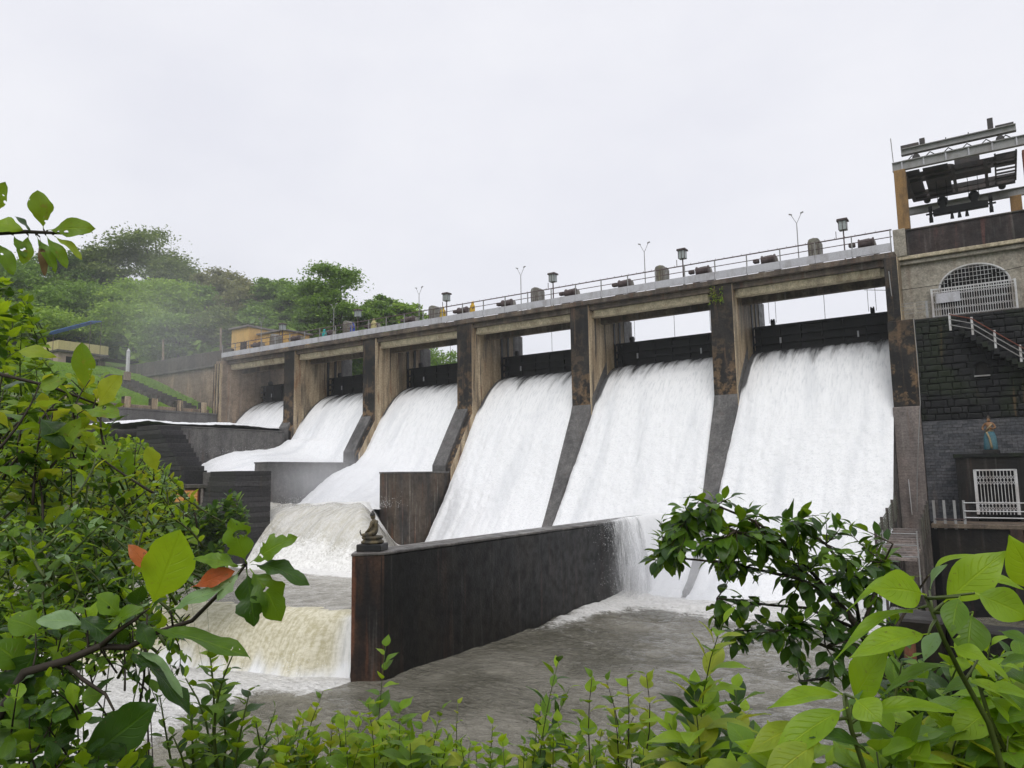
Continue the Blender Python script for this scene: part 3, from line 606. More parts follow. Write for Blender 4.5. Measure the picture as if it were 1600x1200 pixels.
# wall with the opening cut out: left, right, and a fan of quads above the arch
b.box(-5.04, AX-AW, y, y+.5, 9.6, AZ); b.box(AX+AW, 14, y, y+.5, 9.6, AZ)
for i in range(24):
    (xa, za), (xb, zb_) = arc[i+1], arc[i]
    b.prism([(xa,za),(xb,zb_),(xb,13.6),(xa,13.6)], y, y+.5, 'y')
b.box(-5.04, AX-AW, y, y+.5, AZ, 13.6); b.box(AX+AW, 14, y, y+.5, AZ, 13.6)
b.build('wall', M['wall_cream'], gh)
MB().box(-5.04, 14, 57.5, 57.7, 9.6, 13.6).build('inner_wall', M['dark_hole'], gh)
b = MB(); b.box(-5.2, 14, 55.25, 57.7, 13.6, 13.86); b.build('cornice', M['wall_cream'], gh, .03)
b = MB(); b.box(-5.2, 14, 55.05, 57.7, 13.90, 14.15); b.build('cornice', M['beam'], gh, .03)
MB().box(-4.55, 14, 55.3, 55.6, 14.15, 15.9).build('parapet', M['parapet_red'], gh, .03)
MB().box(-4.55, 14, 55.22, 55.68, 15.9, 16.0).build('parapet_coping', M['parapet_dark'], gh, .02)
MB().box(-5.3, -4.56, 55.0, 56.0, 14.15, 16.05).build('corner_pillar', M['wall_cream'], gh, .03)
MB().box(-5.04, 14, 54.0, 55.5, 9.55, 9.62).build('ledge', M['parapet_dark'], gh)
b = MB(); b.tube([(x, 55.46, z) for x, z in arc], .06, 6); b.build('arch_rim', M['white_paint'], gh)
b = MB()
for i in range(19):
    x = AX-AW+(i+.5)*2*AW/19; t = math.sqrt(max(0, 1-((x-AX)/AW)**2))*AH; b.box(x-.013, x+.013, 55.44, 55.46, AZ-.05, AZ+t)
for i in range(5):
    z = AZ+.12+i*.28; hw = AW*math.sqrt(max(0, 1-((z-AZ)/AH)**2)); b.box(AX-hw, AX+hw, 55.42, 55.44, z-.013, z+.013)
b.build('arch_grille', M['white_paint'], gh)
gt = MB()
for x in (-3.33, 1.22): gt.box(x-.06, x+.06, 55.18, 55.28, 9.62, 11.72)
gt.box(-3.33, 1.22, 55.2, 55.26, 11.62, 11.70); gt.box(-3.33, 1.22, 55.2, 55.26, 11.42, 11.48)
gt.box(-3.33, 1.22, 55.2, 55.26, 9.66, 9.72)
gt.build('gate_frame', M['white_paint'], gh)
b = MB()
for i in range(34):
    x = -3.28+i*4.46/33; b.box(x-.017, x+.017, 55.21, 55.245, 9.66, 11.66)
b.build('gate_bars', M['white_paint'], gh)
b = MB()
for j, z in enumerate((9.78, 10.25, 10.72, 11.19)):
    for i in range(33):
        x = -3.21+i*4.46/33
        b.bar((x-.06, 55.19, z), (x+.06, 55.19, z+.16), .02, .02); b.bar((x-.06, 55.18, z+.16), (x+.06, 55.18, z), .02, .02)
b.build('gate_lattice', M['white_paint'], gh)
MB().box(-3.1, -1.75, 55.1, 55.15, 10.7, 11.35).build('gate_panel', M['grey_steel'], gh)
# stairs on the wall, with railing
st = thing('stair_railing', 'rusty pipe railing with white posts sloping down across the black stone wall', 'railing', (0, 53, 7))
pp = [(-2.35, 9.35), (-1.2, 8.95), (-.1, 8.0), (1.1, 6.98), (2.4, 5.9), (3.7, 4.8)]
for x, z in pp: MB().box(x-.06, x+.06, 52.98, 53.08, z-.85, z+.25).build('post', M['white_paint'], st)
for dz in (.15, -.15, -.5):
    MB().tube([(x, 52.97, z+dz) for x, z in pp], .03, 6).build('rail', M['redbrown'] if dz > 0 else M['post_grey'], st)
sr = thing('wall_stairs', 'narrow dark stone stair flight climbing the black masonry wall', 'stairs', (1, 53.3, 5))
for i in range(22):
    x = -1.9+i*.28; z = 8.55-i*.235; MB().box(x, x+.30, 52.9, 53.70, z-.35, z).build('tread', M['stone'], sr, .02)
lr = thing('ledge_railing', 'thin wire railing on the ledge in front of the cream building', 'railing', (-4.6, 54, 9.6))
for x, m_ in ((-5.45, 'white_paint'), (-4.25, 'wall_cream'), (-3.6, 'post_grey')): MB().box(x-.07, x+.07, 53.98, 54.1, 9.62, 10.75).build('post', M[m_], lr)
for z in (10.05, 10.3, 10.55, 10.72): MB().tube([(-5.45, 54.0, z), (-3.4, 54.0, z)], .015, 5).build('wire', M['post_grey'], lr)
MB().tube([(-5.6, 53.9, 13), (-5.55, 53.9, 11.5), (-5.45, 54.0, 10.7)], .03, 5).build('stay', M['post_grey'], lr)
cb = MB().tube([(-7.2, 54.2, 12.05), (-5.2, 54.9, 11.85), (-2.5, 55.3, 11.95), (4, 55.4, 12.7)], .02, 5).build('overhead_cable', M['dark_hole']); tag(cb, 'thin black cable crossing in front of the cream arched building', 'cable')
rp_ = MB().tube([(-4.35, 53.5, 9.6), (-4.32, 53.52, 7), (-4.36, 53.5, 4.2), (-4.6, 53.3, 2), (-4.85, 53.2, -.5), (-5.0, 53.2, -2.6)], .025, 5).build('hanging_pipe', M['post_grey']); tag(rp_, 'thin pale pipe running down the corner of the black stone wall', 'pipe')
rp2 = MB().tube([(-5.35, 53.3, -.6), (-5.3, 53.3, -2.8)], .03, 5).build('gauge_rod', M['white_paint']); tag(rp2, 'short white rod on the pinkish brick pilaster by the water', 'rod')
# small dark room with white lattice gate
rm = thing('valve_room', 'small black mossy room with a white folding gate, statue on its roof', 'building', (2, 51.5, -3))
b = MB(); b.box(-2.6, -1.74, 51, 53.58, -3.0, .62); b.box(.32, 9, 51, 53.58, -3.0, .62); b.box(-1.74, .32, 51, 53.58, -.06, .62); b.build('wall', M['dark_concrete'], rm)
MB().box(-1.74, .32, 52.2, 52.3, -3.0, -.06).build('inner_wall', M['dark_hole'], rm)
MB().box(-2.7, 9, 50.85, 53.58, .62, .86).build('roof', M['stone'], rm, .03)
b = MB()
for x in (-1.70, .28): b.box(x-.06, x+.06, 50.9, 50.98, -2.6, -.06)
b.box(-1.7, .28, 50.9, 50.96, -.14, -.05); b.build('gate_frame', M['white_paint'], rm)
b = MB()
for i in range(12): x = -1.62+i*1.82/11; b.box(x-.018, x+.018, 50.92, 50.95, -2.6, -.1)
b.build('gate_bars', M['white_paint'], rm)
b = MB()
for z in (-.65, -.95, -2.1, -2.4):
    for i in range(11):
        x = -1.62+(i+.5)*1.82/11; b.bar((x-.09, 50.90, z), (x+.09, 50.90, z+.28), .022, .022); b.bar((x-.09, 50.89, z+.28), (x+.09, 50.89, z), .022, .022)
b.build('gate_lattice', M['white_paint'], rm)
# walkway
wk = thing('walkway', 'dark concrete walkway platform in front of the small gated room', 'walkway', (0, 49, POOL))
MB().box(-3.9, 9, 48.2, 50.99, -3.25, -3.0).build('floor_slab', M['fascia'], wk, .03)
MB().box(-3.6, 9, 48.5, 50.9, -8.5, -3.25).build('support_wall', M['dark_concrete'], wk)
MB().box(-.25, .35, 48.2, 48.5, -8.5, -3.25).build('support_pillar', M['nose'], wk, .03)
wr = thing('walkway_railing', 'pale posts and pipe railing along the walkway before the gated room', 'railing', (0, 48.4, -3))
for x in (-3.7, -3.2, -2.7, -2.25, 1.2, 4): MB().box(x-.065, x+.065, 48.3, 48.42, -3.3, -1.72).build('post', M['post_grey'], wr)
for z in (-1.85, -2.3, -2.65): MB().tube([(-3.7 if z > -2 and z < -1.9 else -2.25, 48.28, z), (9, 48.28, z)], .03, 6).build('rail', M['white_paint'], wr)
MB().tube([(-3.7, 48.28, -2.75), (-2.25, 48.28, -2.75)], .025, 6).build('rail', M['rail_brown'], wr)
# mesh sided ramp going down to the water
M['mesh_panel'] = None
def mesh_mat():
    m = MT('weathered_mesh'); n1 = m.noise(6, detail=5); n2 = m.noise(1.2, detail=4)
    c = m.mix(n1, (.05,.055,.04), (.17,.165,.13)); c = m.mix(m.ramp(n2, .5, .7), c, (.04,.05,.03)); return m.done(m.pbsdf(c, .6, m.bump(n1, .8, .03)))
M['mesh_panel'] = mesh_mat()
br = thing('ramp_bridge', 'narrow stepped ramp with weathered mesh sides leading to the falls', 'ramp', (-4.9, 46, POOL))
def rz(y): return -3.25 - (48.2-y)*.16
for i in range(12):
    y = 48.0-i*.55; MB().box(-5.75, -4.05, y-.55, y+.02, rz(y)-.16, rz(y)).build('tread', M['pilaster'], br, .02)
for x, y0, y1 in ((-5.82, 41.6, 50.8), (-4.0, 43.5, 48.2)):
    b = MB(); n = 26
    for i in range(n):
        y = y0+(y1-y0)*i/(n-1); b.bar((x, y, rz(y)), (x, y, rz(y)+1.35), .03, .03)
    for j in range(9):
        z = .12+j*.15; b.bar((x, y0, rz(y0)+z), (x, y1, rz(y1)+z), .03, .028)
    for i in range(n*2):
        ya = y0+(y1-y0)*rs.random()*.93; z = rs.uniform(0, .8); b.bar((x-.01, ya, rz(ya)+z), (x-.01, ya+.5, rz(ya)+z+.45), .03, .03)
    b.build('mesh_side', M['mesh_panel'], br)
    b = MB(); [b.box(x-.06, x+.06, y-.06, y+.06, -8.5, rz(y)+1.5) for y in np.linspace(y0, y1, 5)]; b.build('side_posts', M['parapet_dark'], br)
b = MB()
for z in (.1, .65, 1.2): b.tube([(-5.82, 41.6, rz(41.6)+z), (-4.0, 41.6, rz(41.6)+z)], .03, 6)
for x in (-5.5, -5.82, -4.0): b.box(x-.03, x+.03, 41.57, 41.63, -6, rz(41.6)+1.35)
b.build('end_rail', M['post_grey'], br)

# ------------------------------------------------------------------ gantry crane on top
ga = thing('gantry_frame', 'steel gantry frame on ochre columns above the arched building', 'gantry', (-1, 60, 14.2))
MB().box(-4.98, -4.28, 55.3, 56.0, 16.05, 20.25).build('column', M['ochre'], ga, .03)
MB().box(2.25, 2.85, 55.3, 56.0, 14.2, 19.85).build('column', M['redbrown'], ga, .03)
MB().box(-5.2, -4.9, 63.7, 64.4, 14.2, 19.6).build('column', M['post_grey'], ga, .02)
MB().box(1.6, 2.3, 63.7, 64.4, 14.2, 19.6).build('column', M['ochre'], ga, .03)
def ibeam(b, x0, x1, y, z0, z1, wd=.32):
    b.box(x0, x1, y-.03, y+.03, z0+.05, z1-.05); b.box(x0, x1, y-wd/2, y+wd/2, z0, z0+.05); b.box(x0, x1, y-wd/2, y+wd/2, z1-.05, z1); return b
ibeam(MB(), -5.05, 6, 55.6, 20.26, 20.88).build('runway_beam', M['post_grey'], ga)
ibeam(MB(), -5.3, 6, 64.0, 19.61, 20.2).build('runway_beam', M['post_grey'], ga)
for i in range(7): MB().box(-4.5+i*1.3, -4.42+i*1.3, 55.48, 55.57, 20.31, 20.83).build('stiffener', M['grey_steel'], ga)
MB().tube([(-4.95, 55.4, 20.9), (-5.0, 55.4, 22.6)], .03, 5).build('lightning_rod', M['post_grey'], ga)
cr = thing('bridge_crane', 'dark weathered travelling crane with ladder rungs on top of the gantry', 'crane', (-1.2, 60, 20.9))
M['crane'] = paint('dark_crane_steel', (.05,.046,.046), .55, .3, (.14,.10,.08), .4)
b = MB(); b.box(-4.5, 2.0, 56.4, 56.9, 20.95, 21.25); b.build('front_girder', M['crane'], cr)
ibeam(MB(), -4.5, 2.1, 56.2, 21.5, 21.95, .4).build('top_girder', M['post_grey'], cr)
b = MB(); b.box(-4.5, 2.0, 62.8, 63.3, 20.35, 20.85); b.build('rear_girder', M['crane'], cr)
for x in (-4.3, -2.6): MB().box(x-.75, x+.75, 57.0, 62.8, 20.5, 20.62).build('floor_plate', M['crane'], cr)
MB().box(-2.2, .6, 58.5, 60.6, 20.55, 20.75).build('trolley', M['crane'], cr)
for y in (57.6, 58.6, 61.6): MB().box(-4.5, 2.0, y, y+.22, 20.3, 20.62).build('cross_girder', M['crane'], cr)
for x in (-4.4, -1.6, .3): MB().box(x-.1, x+.1, 57.0, 62.8, 20.25, 20.4).build('tie_beam', M['crane'], cr)
for x in (-4.4, -3.1, -1.8, -.5, .8, 1.9): MB().box(x-.03, x+.03, 56.25, 56.3, 21.95, 22.15).build('stanchion', M['crane'], cr)
b = MB()
for i in range(6): b.bar((-4.4+i*1.08, 56.5, 21.0), (-3.86+i*1.08, 56.5, 21.5), .05, .05); b.bar((-3.86+i*1.08, 56.55, 21.5), (-3.32+i*1.08, 56.55, 21.0), .05, .05)
b.build('lacing', M['crane'], cr)
b = MB(); b.box(-1.5, 0, 58.8, 59.8, 20.75, 21.6); b.lathe((-1.9,59.4,20.75), [(.4,0),(.4,.5),(.2,.6)], 10); b.build('winch', M['crane'], cr)
for i in range(8): MB().box(.9, 2.0, 57.0+i*.75, 57.14+i*.75, 20.42, 20.52).build('rung', M['crane'], cr)
for x in (.85, 2.02): MB().box(x-.05, x+.05, 56.9, 62.8, 20.4, 20.56).build('ladder_rail', M['crane'], cr)
for x, h in ((-3.2, .55), (.75, .85)): MB().box(x-.16, x+.16, 56.3, 56.7, 21.95, 21.95+h).build('end_stop', M['crane'], cr)
MB().box(-4.5, -3.4, 56.1, 56.4, 21.98, 22.2).build('cable_tray', M['crane'], cr); MB().box(1.0, 2.0, 56.1, 56.4, 21.98, 22.12).build('cable_tray', M['crane'], cr)
for x in (-3.6, 1.2):
    for y in (56.0, 63.6):
        q = MB().lathe((0,0,0), [(.05,-.1),(.24,-.1),(.24,.1),(.05,.1)], 12); q.v = [(x+a, y+c, (21.1 if y < 60 else 20.43)+b2) for a, b2, c in q.v]; q.build('wheel', M['crane'], cr)
lb_ = thing('lifting_beam', 'black lifting beam with wheels at both ends hanging under the crane', 'lifting beam', (-1.5, 60, 18))
b = MB(); b.prism([(-3.1,18.0),(.25,18.0),(.25,18.42),(-.2,18.5),(-2.7,18.5),(-3.1,18.42)], 59.8, 60.2, 'y'); b.build('beam', M['black_steel'], lb_, .03)
for x in (-3.25, .4):
    for z in (17.75, 18.55): 
        q = MB().lathe((0,0,0), [(.05,-.12),(.20,-.12),(.20,.12),(.05,.12)], 12); q.v = [(x+c, 60+a, z+b2) for a, b2, c in q.v]; q.build('wheel', M['black_steel'], lb_)
    MB().box(x-.10, x+.10, 59.92, 60.08, 17.6, 18.75).build('bracket', M['black_steel'], lb_)
    MB().tube([(x-.3, 60, 18.2), (x+.3, 60, 18.2)], .07, 8).build('axle', M['black_steel'], lb_)
for x in (-2.45, -.55):
    q = MB().lathe((0,0,0), [(.1,-.16),(.34,-.14),(.34,-.05),(.28,0),(.34,.05),(.34,.14),(.1,.16)], 16); q.v = [(x+a, 60+c, 18.95+b2) for a, b2, c in q.v]; sh = q.build('sheave', M['black_steel'], lb_, 0, True)
    MB().prism([(x-.22,18.45),(x+.22,18.45),(x+.1,19.0),(x-.1,19.0)], 59.78, 60.22, 'y').build('cheek_plate', M['black_steel'], sh)
    for d in (-.3, .3): MB().tube([(x+d, 60, 18.95), (x+d, 60, 20.5)], .02, 5).build('wire_rope', M['black_steel'], sh)
for x in (-1.95, -1.5, -1.05): MB().prism([(x-.12,17.6),(x+.12,17.6),(x+.07,18.0),(x-.07,18.0)], 59.9, 60.1, 'y').build('hook', M['black_steel'], lb_)

# ------------------------------------------------------------------ foreground wall at right, left-bank things
fw_ = thing('bank_wall', 'dark brown concrete wall standing behind the bright broad-leaved plant at right', 'wall', (1.5, 16, POOL))
MB().box(-1.85, -1.05, 13.6, 14.6, -8.5, -2.35).build('pillar', M['dark_concrete'], fw_, .04)
MB().box(-1.04, 9, 14.0, 14.6, -8.5, -2.5).build('wall_body', M['dark_concrete'], fw_, .04)
pp_ = MB().tube([(-1.5, 13.3, -8.2), (-1.5, 13.3, -2.6)], .085, 8).build('rusty_pipe', paint('rust_pipe', (.20,.08,.045), .6)); tag(pp_, 'rusty upright pipe in front of the dark wall at lower right', 'pipe')
hs = thing('yellow_hut', 'small ochre yellow hut with a flat roof at the far end of the dam', 'hut', (-77, 58.5, 14.4))
MB().box(-78.9, -75.6, 57.0, 62, 14.37, 18.4).build('wall', M['yellow_wall'], hs)
MB().box(-75.597, -70.5, 58.2, 62, 14.37, 17.5).build('side_wall', M['yellow_wall'], hs)
MB().box(-79.2, -75.4, 56.7, 62.3, 18.4, 18.65).build('roof', M['roof_grey'], hs, .03)
MB().box(-75.39, -70.2, 57.9, 62.3, 17.5, 17.7).build('side_roof', M['roof_grey'], hs, .03)
MB().box(-77.0, -75.9, 56.93, 57.05, 14.9, 16.7).build('window', M['dark_hole'], hs); 
b = MB(); [b.box(-77.0+i*.36, -76.93+i*.36, 56.88, 56.93, 14.9, 16.7) for i in range(4)]; b.build('window_bars', M['rail_brown'], hs)
hz = thing('bank_house', 'low lemon and pink flat-roofed house on the far bank, partly behind leaves', 'house', (-110, 53, 15))
MB().box(-118, -106, 49.6, 56, 14.5, 17.6).build('wall', M['pink_wall'], hz)
MB().box(-118.3, -105.6, 49.3, 56.3, 17.6, 17.9).build('roof_slab', M['cap'], hz, .03)
for y0, y1, xa, xb in ((49.4,49.6,-118.2,-105.7), (56.0,56.2,-118.2,-105.7), (49.603,55.997,-105.9,-105.7)): MB().box(xa, xb, y0, y1, 17.9, 19.15).build('parapet', M['lemon_wall'], hz, .02)
for y in (51.2, 54.4):
    wn = MB().box(-106.04, -105.93, y-.55, y+.55, 15.9, 17.1).build('window', M['dark_hole'], hz); MB().box(-106.02, -105.85, y-.65, y+.65, 15.75, 15.9).build('sill', M['cap'], wn)
MB().box(-106.04, -105.93, 52.5, 53.3, 15.2, 17.2).build('door', M['redbrown'], hz)
MB().box(-105.99, -103.5, 54.5, 59.5, 17.0, 17.15).build('awning', M['dark_hole'], hz)
MB().box(-104, -103.8, 54.5, 59, 14.5, 15.8).build('veranda_wall', M['white_paint'], hz)
wp = thing('white_post', 'white capped gate post beside the dark parapet on the far bank', 'post', (-89.4, 50, 12))
MB().box(-89.75, -89.1, 49.7, 50.3, 11, 13.4).build('base', M['masonry'], wp, .03); MB().box(-89.6, -89.25, 49.83, 50.17, 13.4, 15.9).build('shaft', M['white_paint'], wp, .05); MB().lathe((-89.42,50,15.9), [(.24,0),(.24,.1),(.11,.22),(.12,.32),(.03,.42)], 10).build('finial', M['white_paint'], wp)
qa, qb = at(66, 521, 98), at(142, 501, 101)
bt = MB(); u_ = Vector((.25, .9, .10)).normalized()*1.3; dn = Vector((0,0,-.12))
bt.add([qa, qb, qb+u_, qa+u_, qa+dn, qb+dn, qb+u_+dn, qa+u_+dn], [(0,1,2,3),(7,6,5,4),(0,4,5,1),(1,5,6,2),(2,6,7,3),(3,7,4,0)])
tp = thing('blue_tarpaulin', 'blue tarpaulin roof on poles under the trees at far left', 'tarpaulin', tuple(qa)); bt.build('sheet', paint('blue_tarp', (.08,.16,.40), .5), tp)
for q in (qa, qb, qa+u_, qb+u_): MB().tube([q-Vector((0,0,6)), q-Vector((0,0,.13))], .035, 5).build('pole', M['rail_brown'], tp)
for px, py0, py1, d, nm in ((345, 512, 575, 100, 'weathered utility pole in front of the trees left of the yellow hut'), (255, 530, 575, 104, 'thin utility pole standing behind the dark parapet')):
    a, c = at(px, py0, d), at(px, py1, d); q = MB().tube([c, a], [.18, .14], 8).build('utility_pole', M['masonry']); tag(q, nm, 'pole', 'utility poles on the far bank')
# sign wall
sw = thing('sign_wall', 'brown stub wall carrying a faded orange sign among bushes', 'wall', (-49, 33.5, -4))
MB().box(-50.6, -45.9, 33.0, 33.6, -7, -.55).build('wall_body', M['nose'], sw, .03); MB().box(-50.8, -45.7, 32.85, 33.75, -.55, -.25).build('coping', M['parapet_dark'], sw, .03)
for x in (-48.4, -47.0): MB().box(x-.12, x+.12, 32.9, 33.0, -2.2, -.55).build('rib', M['pilaster'], sw)
def sign_mat():
    m = MT('orange_sign'); v = m.sep(m.pos()); f = m.math('FRACT', m.math('MULTIPLY', v[2], 4.6)); g = m.noise(9, sc=(1,1,.01), detail=1)
    t = m.math('MULTIPLY', m.math('LESS_THAN', f, .45), m.math('GREATER_THAN', g, .47)); n1 = m.noise(3, detail=5)
    return m.done(m.pbsdf(m.mix(m.math('MULTIPLY', t, .75), m.mix(m.ramp(n1, .4, .7), (.55,.22,.05), (.42,.13,.03)), (.62,.42,.14)), .6))
sg = thing('orange_sign', 'faded orange notice board with worn yellow lines of writing', 'sign', (-50.3, 32.9, -1.5))
MB().box(-51.7, -48.9, 32.86, 32.95, -1.52, -.72).build('board', sign_mat(), sg); MB().box(-51.75, -48.85, 32.9, 32.97, -1.58, -.66).build('frame', M['redbrown'], sg)
# ------------------------------------------------------------------ figures
def skin(name, J, E, mat, parent, sub=2, root=0, frame=None):
    """J: list of (x,y,z,r); one continuous surface grown over the edges"""
    me = bpy.data.meshes.new(name); o = WORLD.get(parent.name, (0,0,0)) if parent else (0,0,0)
    fr = frame or (lambda p: p)
    V = [fr((j[0], j[1], j[2])) for j in J]
    me.from_pydata([(v[0]-o[0], v[1]-o[1], v[2]-o[2]) for v in V], E, [])
    ob = bpy.data.objects.new(name, me); COL.objects.link(ob); me.materials.append(mat)
    if parent: ob.parent = parent; WORLD[ob.name] = o
    sk = ob.modifiers.new('skin', 'SKIN'); sk.use_smooth_shade = True
    sv = me.skin_vertices[0].data
    for i, j in enumerate(J): sv[i].radius = (j[3], j[4] if len(j) > 4 else j[3]); sv[i].use_root = (i == root)
    s = ob.modifiers.new('sub', 'SUBSURF'); s.levels = s.render_levels = sub
    return ob
def frame_at(loc, ang, sc=1.):
    c, s = math.cos(ang), math.sin(ang)
    return lambda p: (loc[0]+sc*(p[0]*c-p[1]*s), loc[1]+sc*(p[0]*s+p[1]*c), loc[2]+sc*p[2])
def lathe_fr(prof, fr, n=16, sx=1, sy=1):
    b = MB().lathe((0,0,0), prof, n, sx, sy); b.v = [fr(v) for v in b.v]; return b
M['bronze'] = concrete('weathered_statue_stone', (.16,.125,.065), (.045,.04,.03), rust_amt=.2, pale=(.34,.29,.17), pale_amt=.5, scale=4)
M['black_stone'] = paint('black_pedestal', (.02,.02,.022), .4, .3, (.06,.05,.03), .3)
# seated figure on the divider wall; local +x is where it looks
BL = (-21.42, 22.25, -2.87); fr = frame_at(BL, R(205))
bs = thing('seated_statue', 'small dark seated meditating statue on a black plinth at the end of the divider wall', 'statue', BL)
b = MB(); b.v = []; b.box(-.5, .5, -.5, .5, 0, .28); b.v = [fr(v) for v in b.v]; b.build('plinth', M['black_stone'], bs, .03)
lathe_fr([(.40,.28),(.46,.30),(.48,.36),(.40,.41),(.37,.44),(.42,.47),(.45,.53),(.40,.58)], fr, 20, .95, 1.1).build('lotus_base', M['bronze'], bs, 0, True)
J = [(-.06,0,.66,.17,.20),(-.07,0,.84,.14,.18),(-.06,0,1.02,.15,.20),(-.05,0,1.15,.09,.13),(-.03,0,1.22,.055),(-.01,0,1.30,.11),(-.01,0,1.39,.115),(-.02,0,1.46,.055),(-.02,0,1.51,.03),
     (-.05,.22,1.10,.07),(.02,.29,.88,.06),(.18,.17,.74,.05),(.27,.03,.72,.045),(-.05,-.22,1.10,.07),(.02,-.29,.88,.06),(.18,-.17,.74,.05),(.27,-.03,.74,.045),
     (.02,.24,.64,.11),(.22,.40,.63,.085),(.36,.12,.62,.07),(.36,-.05,.63,.05),(.02,-.24,.64,.11),(.22,-.40,.63,.085),(.38,-.10,.65,.06)]
E_ = [(0,1),(1,2),(2,3),(3,4),(4,5),(5,6),(6,7),(7,8),(3,9),(9,10),(10,11),(11,12),(3,13),(13,14),(14,15),(15,16),(0,17),(17,18),(18,19),(19,20),(0,21),(21,22),(22,23)]
skin('figure', J, E_, M['bronze'], bs, 2, 0, fr)
b = MB(); b.tube([fr((.40,.16,.60)), fr((.46,.18,.75)), fr((.44,.17,.83))], [.03,.022,.012], 6); b.build('offering_lamp', M['black_stone'], bs)
lathe_fr([(.03,1.36),(.105,1.37),(.108,1.41),(.09,1.46),(.055,1.49),(.055,1.53),(.02,1.57)], frame_at((BL[0], BL[1], BL[2]), R(205)), 12).build('hair', M['black_stone'], bs, 0, True)
# standing figure on the gated room
GL = (-.8, 51.9, .86); fr = frame_at(GL, R(-100))
M['stat_skin'] = paint('faded_terracotta', (.26,.135,.065), .65, .3, (.08,.05,.03), .55)
M['stat_blue'] = paint('faded_blue_cloth', (.05,.16,.21), .65, .35, (.14,.19,.19), .5)
M['stat_hair'] = paint('dark_statue_hair', (.04,.028,.02), .6)
M['stat_sash'] = paint('cream_sash', (.32,.25,.14), .65, .3)
gs = thing('standing_statue', 'painted standing statue in a blue skirt with bare arms bent, on the mossy roof', 'statue', GL)
b = MB(); b.box(-.35, .35, -.38, .38, 0, .22); b.v = [fr(v) for v in b.v]; b.build('plinth', M['black_stone'], gs, .03)
lathe_fr([(.30,.22),(.33,.26),(.31,.6),(.29,.95),(.24,1.15),(.19,1.28)], fr, 18, .8, 1.1).build('skirt', M['stat_blue'], gs, 0, True)
J = [(0,0,1.25,.15,.19),(0,0,1.42,.12,.15),(.02,0,1.60,.15,.19),(0,0,1.74,.09,.14),(0,0,1.83,.055),(.02,0,1.92,.09),(.02,0,2.03,.09),(.01,0,2.12,.05),
     (0,.22,1.72,.07),(.02,.32,1.50,.06),(.20,.22,1.42,.05),(.30,.10,1.50,.045),(0,-.22,1.72,.07),(.02,-.34,1.50,.06),(.18,-.30,1.40,.05),(.28,-.22,1.38,.045)]
skin('body', J, [(0,1),(1,2),(2,3),(3,4),(4,5),(5,6),(6,7),(3,8),(8,9),(9,10),(10,11),(3,12),(12,13),(13,14),(14,15)], M['stat_skin'], gs, 2, 0, fr)
lathe_fr([(.05,1.93),(.105,1.97),(.11,2.06),(.085,2.12),(.05,2.15),(.055,2.2),(.02,2.24)], frame_at((GL[0], GL[1]+.02, GL[2]), R(-100)), 12).build('hair', M['stat_hair'], gs, 0, True)
b = MB(); b.tube([fr((.26,-.1,1.25)), fr((.28,.02,.9)), fr((.29,.08,.5)), fr((.30,.1,.28))], [.05,.055,.06,.07], 6); b.tube([fr((.14,.18,1.72)), fr((.17,0,1.5)), fr((.16,-.18,1.3))], .045, 6); b.build('sash', M['stat_sash'], gs, 0, True)
lathe_fr([(.20,1.27),(.215,1.29),(.2,1.33)], fr, 16, .8, 1.05).build('waistband', M['stat_sash'], gs)
# people on the deck, in rain capes
M['skin'] = paint('skin', (.22,.12,.075), .6, .1)
M['trousers'] = paint('dark_trousers', (.03,.03,.04), .8, .2)
def person(loc, ang, cape, capename, label, pose=0):
    fr = frame_at(loc, ang); t = thing('person', label, 'person', loc, 'people in rain capes on the deck')
    a = .10 if pose else .0
    J = [(0,0,.93,.13,.16),(0,0,1.15,.12,.15),(a*.6,0,1.36,.13,.18),(a,0,1.47,.07),(a,0,1.54,.085),(a,0,1.66,.085),(a,0,1.72,.05),
         (a*.7,.20,1.40,.06),(a+.05,.27,1.14,.05),(a+.2,.22,1.02,.04),(a*.7,-.20,1.40,.06),(a+.02,-.28,1.14,.05),(a+.22,-.20,1.05,.04),
         (0,.10,.88,.09),(.02,.11,.48,.065),(-.02,.11,.08,.05),(.12,.12,.04,.045),(0,-.10,.88,.09),(.02,-.11,.48,.065),(-.02,-.11,.08,.05),(.12,-.12,.04,.045)]
    skin('body', J, [(0,1),(1,2),(2,3),(3,4),(4,5),(5,6),(2,7),(7,8),(8,9),(2,10),(10,11),(11,12),(0,13),(13,14),(14,15),(15,16),(0,17),(17,18),(18,19),(19,20)], M['skin'], t, 1, 0, fr)
    m = paint(capename, cape, .4, .15, (cape[0]*.5, cape[1]*.5, cape[2]*.5), .3)
    lathe_fr([(.31,.52),(.30,.60),(.27,.95),(.26,1.25),(.25,1.38),(.15,1.49),(.13,1.50)], frame_at((loc[0], loc[1], loc[2]), ang), 14, .8, 1.12).build('rain_cape', m, t, 0, True)
    lathe_fr([(.13,1.46),(.135,1.58),(.13,1.68),(.08,1.77),(.02,1.79)], frame_at((loc[0]-.02*math.cos(ang), loc[1]-.02*math.sin(ang), loc[2]), ang), 12).build('hood', m, t, 0, True)
    for s in (-.11, .11):
        b = MB(); b.tube([fr((0,s,.9)), fr((.02,s,.5)), fr((-.02,s,.06))], [.11,.085,.07], 8); b.build('trouser_leg', M['trousers'], t, 0, True)
person((-43.9, 54.9, 14.36), R(-70), (.62,.42,.03), 'yellow_cape', 'person in a bright yellow rain cape at the railing, left of the other yellow one', 1)
person((-40.4, 54.9, 14.36), R(-110), (.66,.40,.02), 'amber_cape', 'person in a deep yellow rain cape at the railing above a dark pier')
person((-52.9, 54.9, 14.36), R(-60), (.50,.44,.20), 'pale_cape', 'person in a pale yellow rain cape further along the deck')
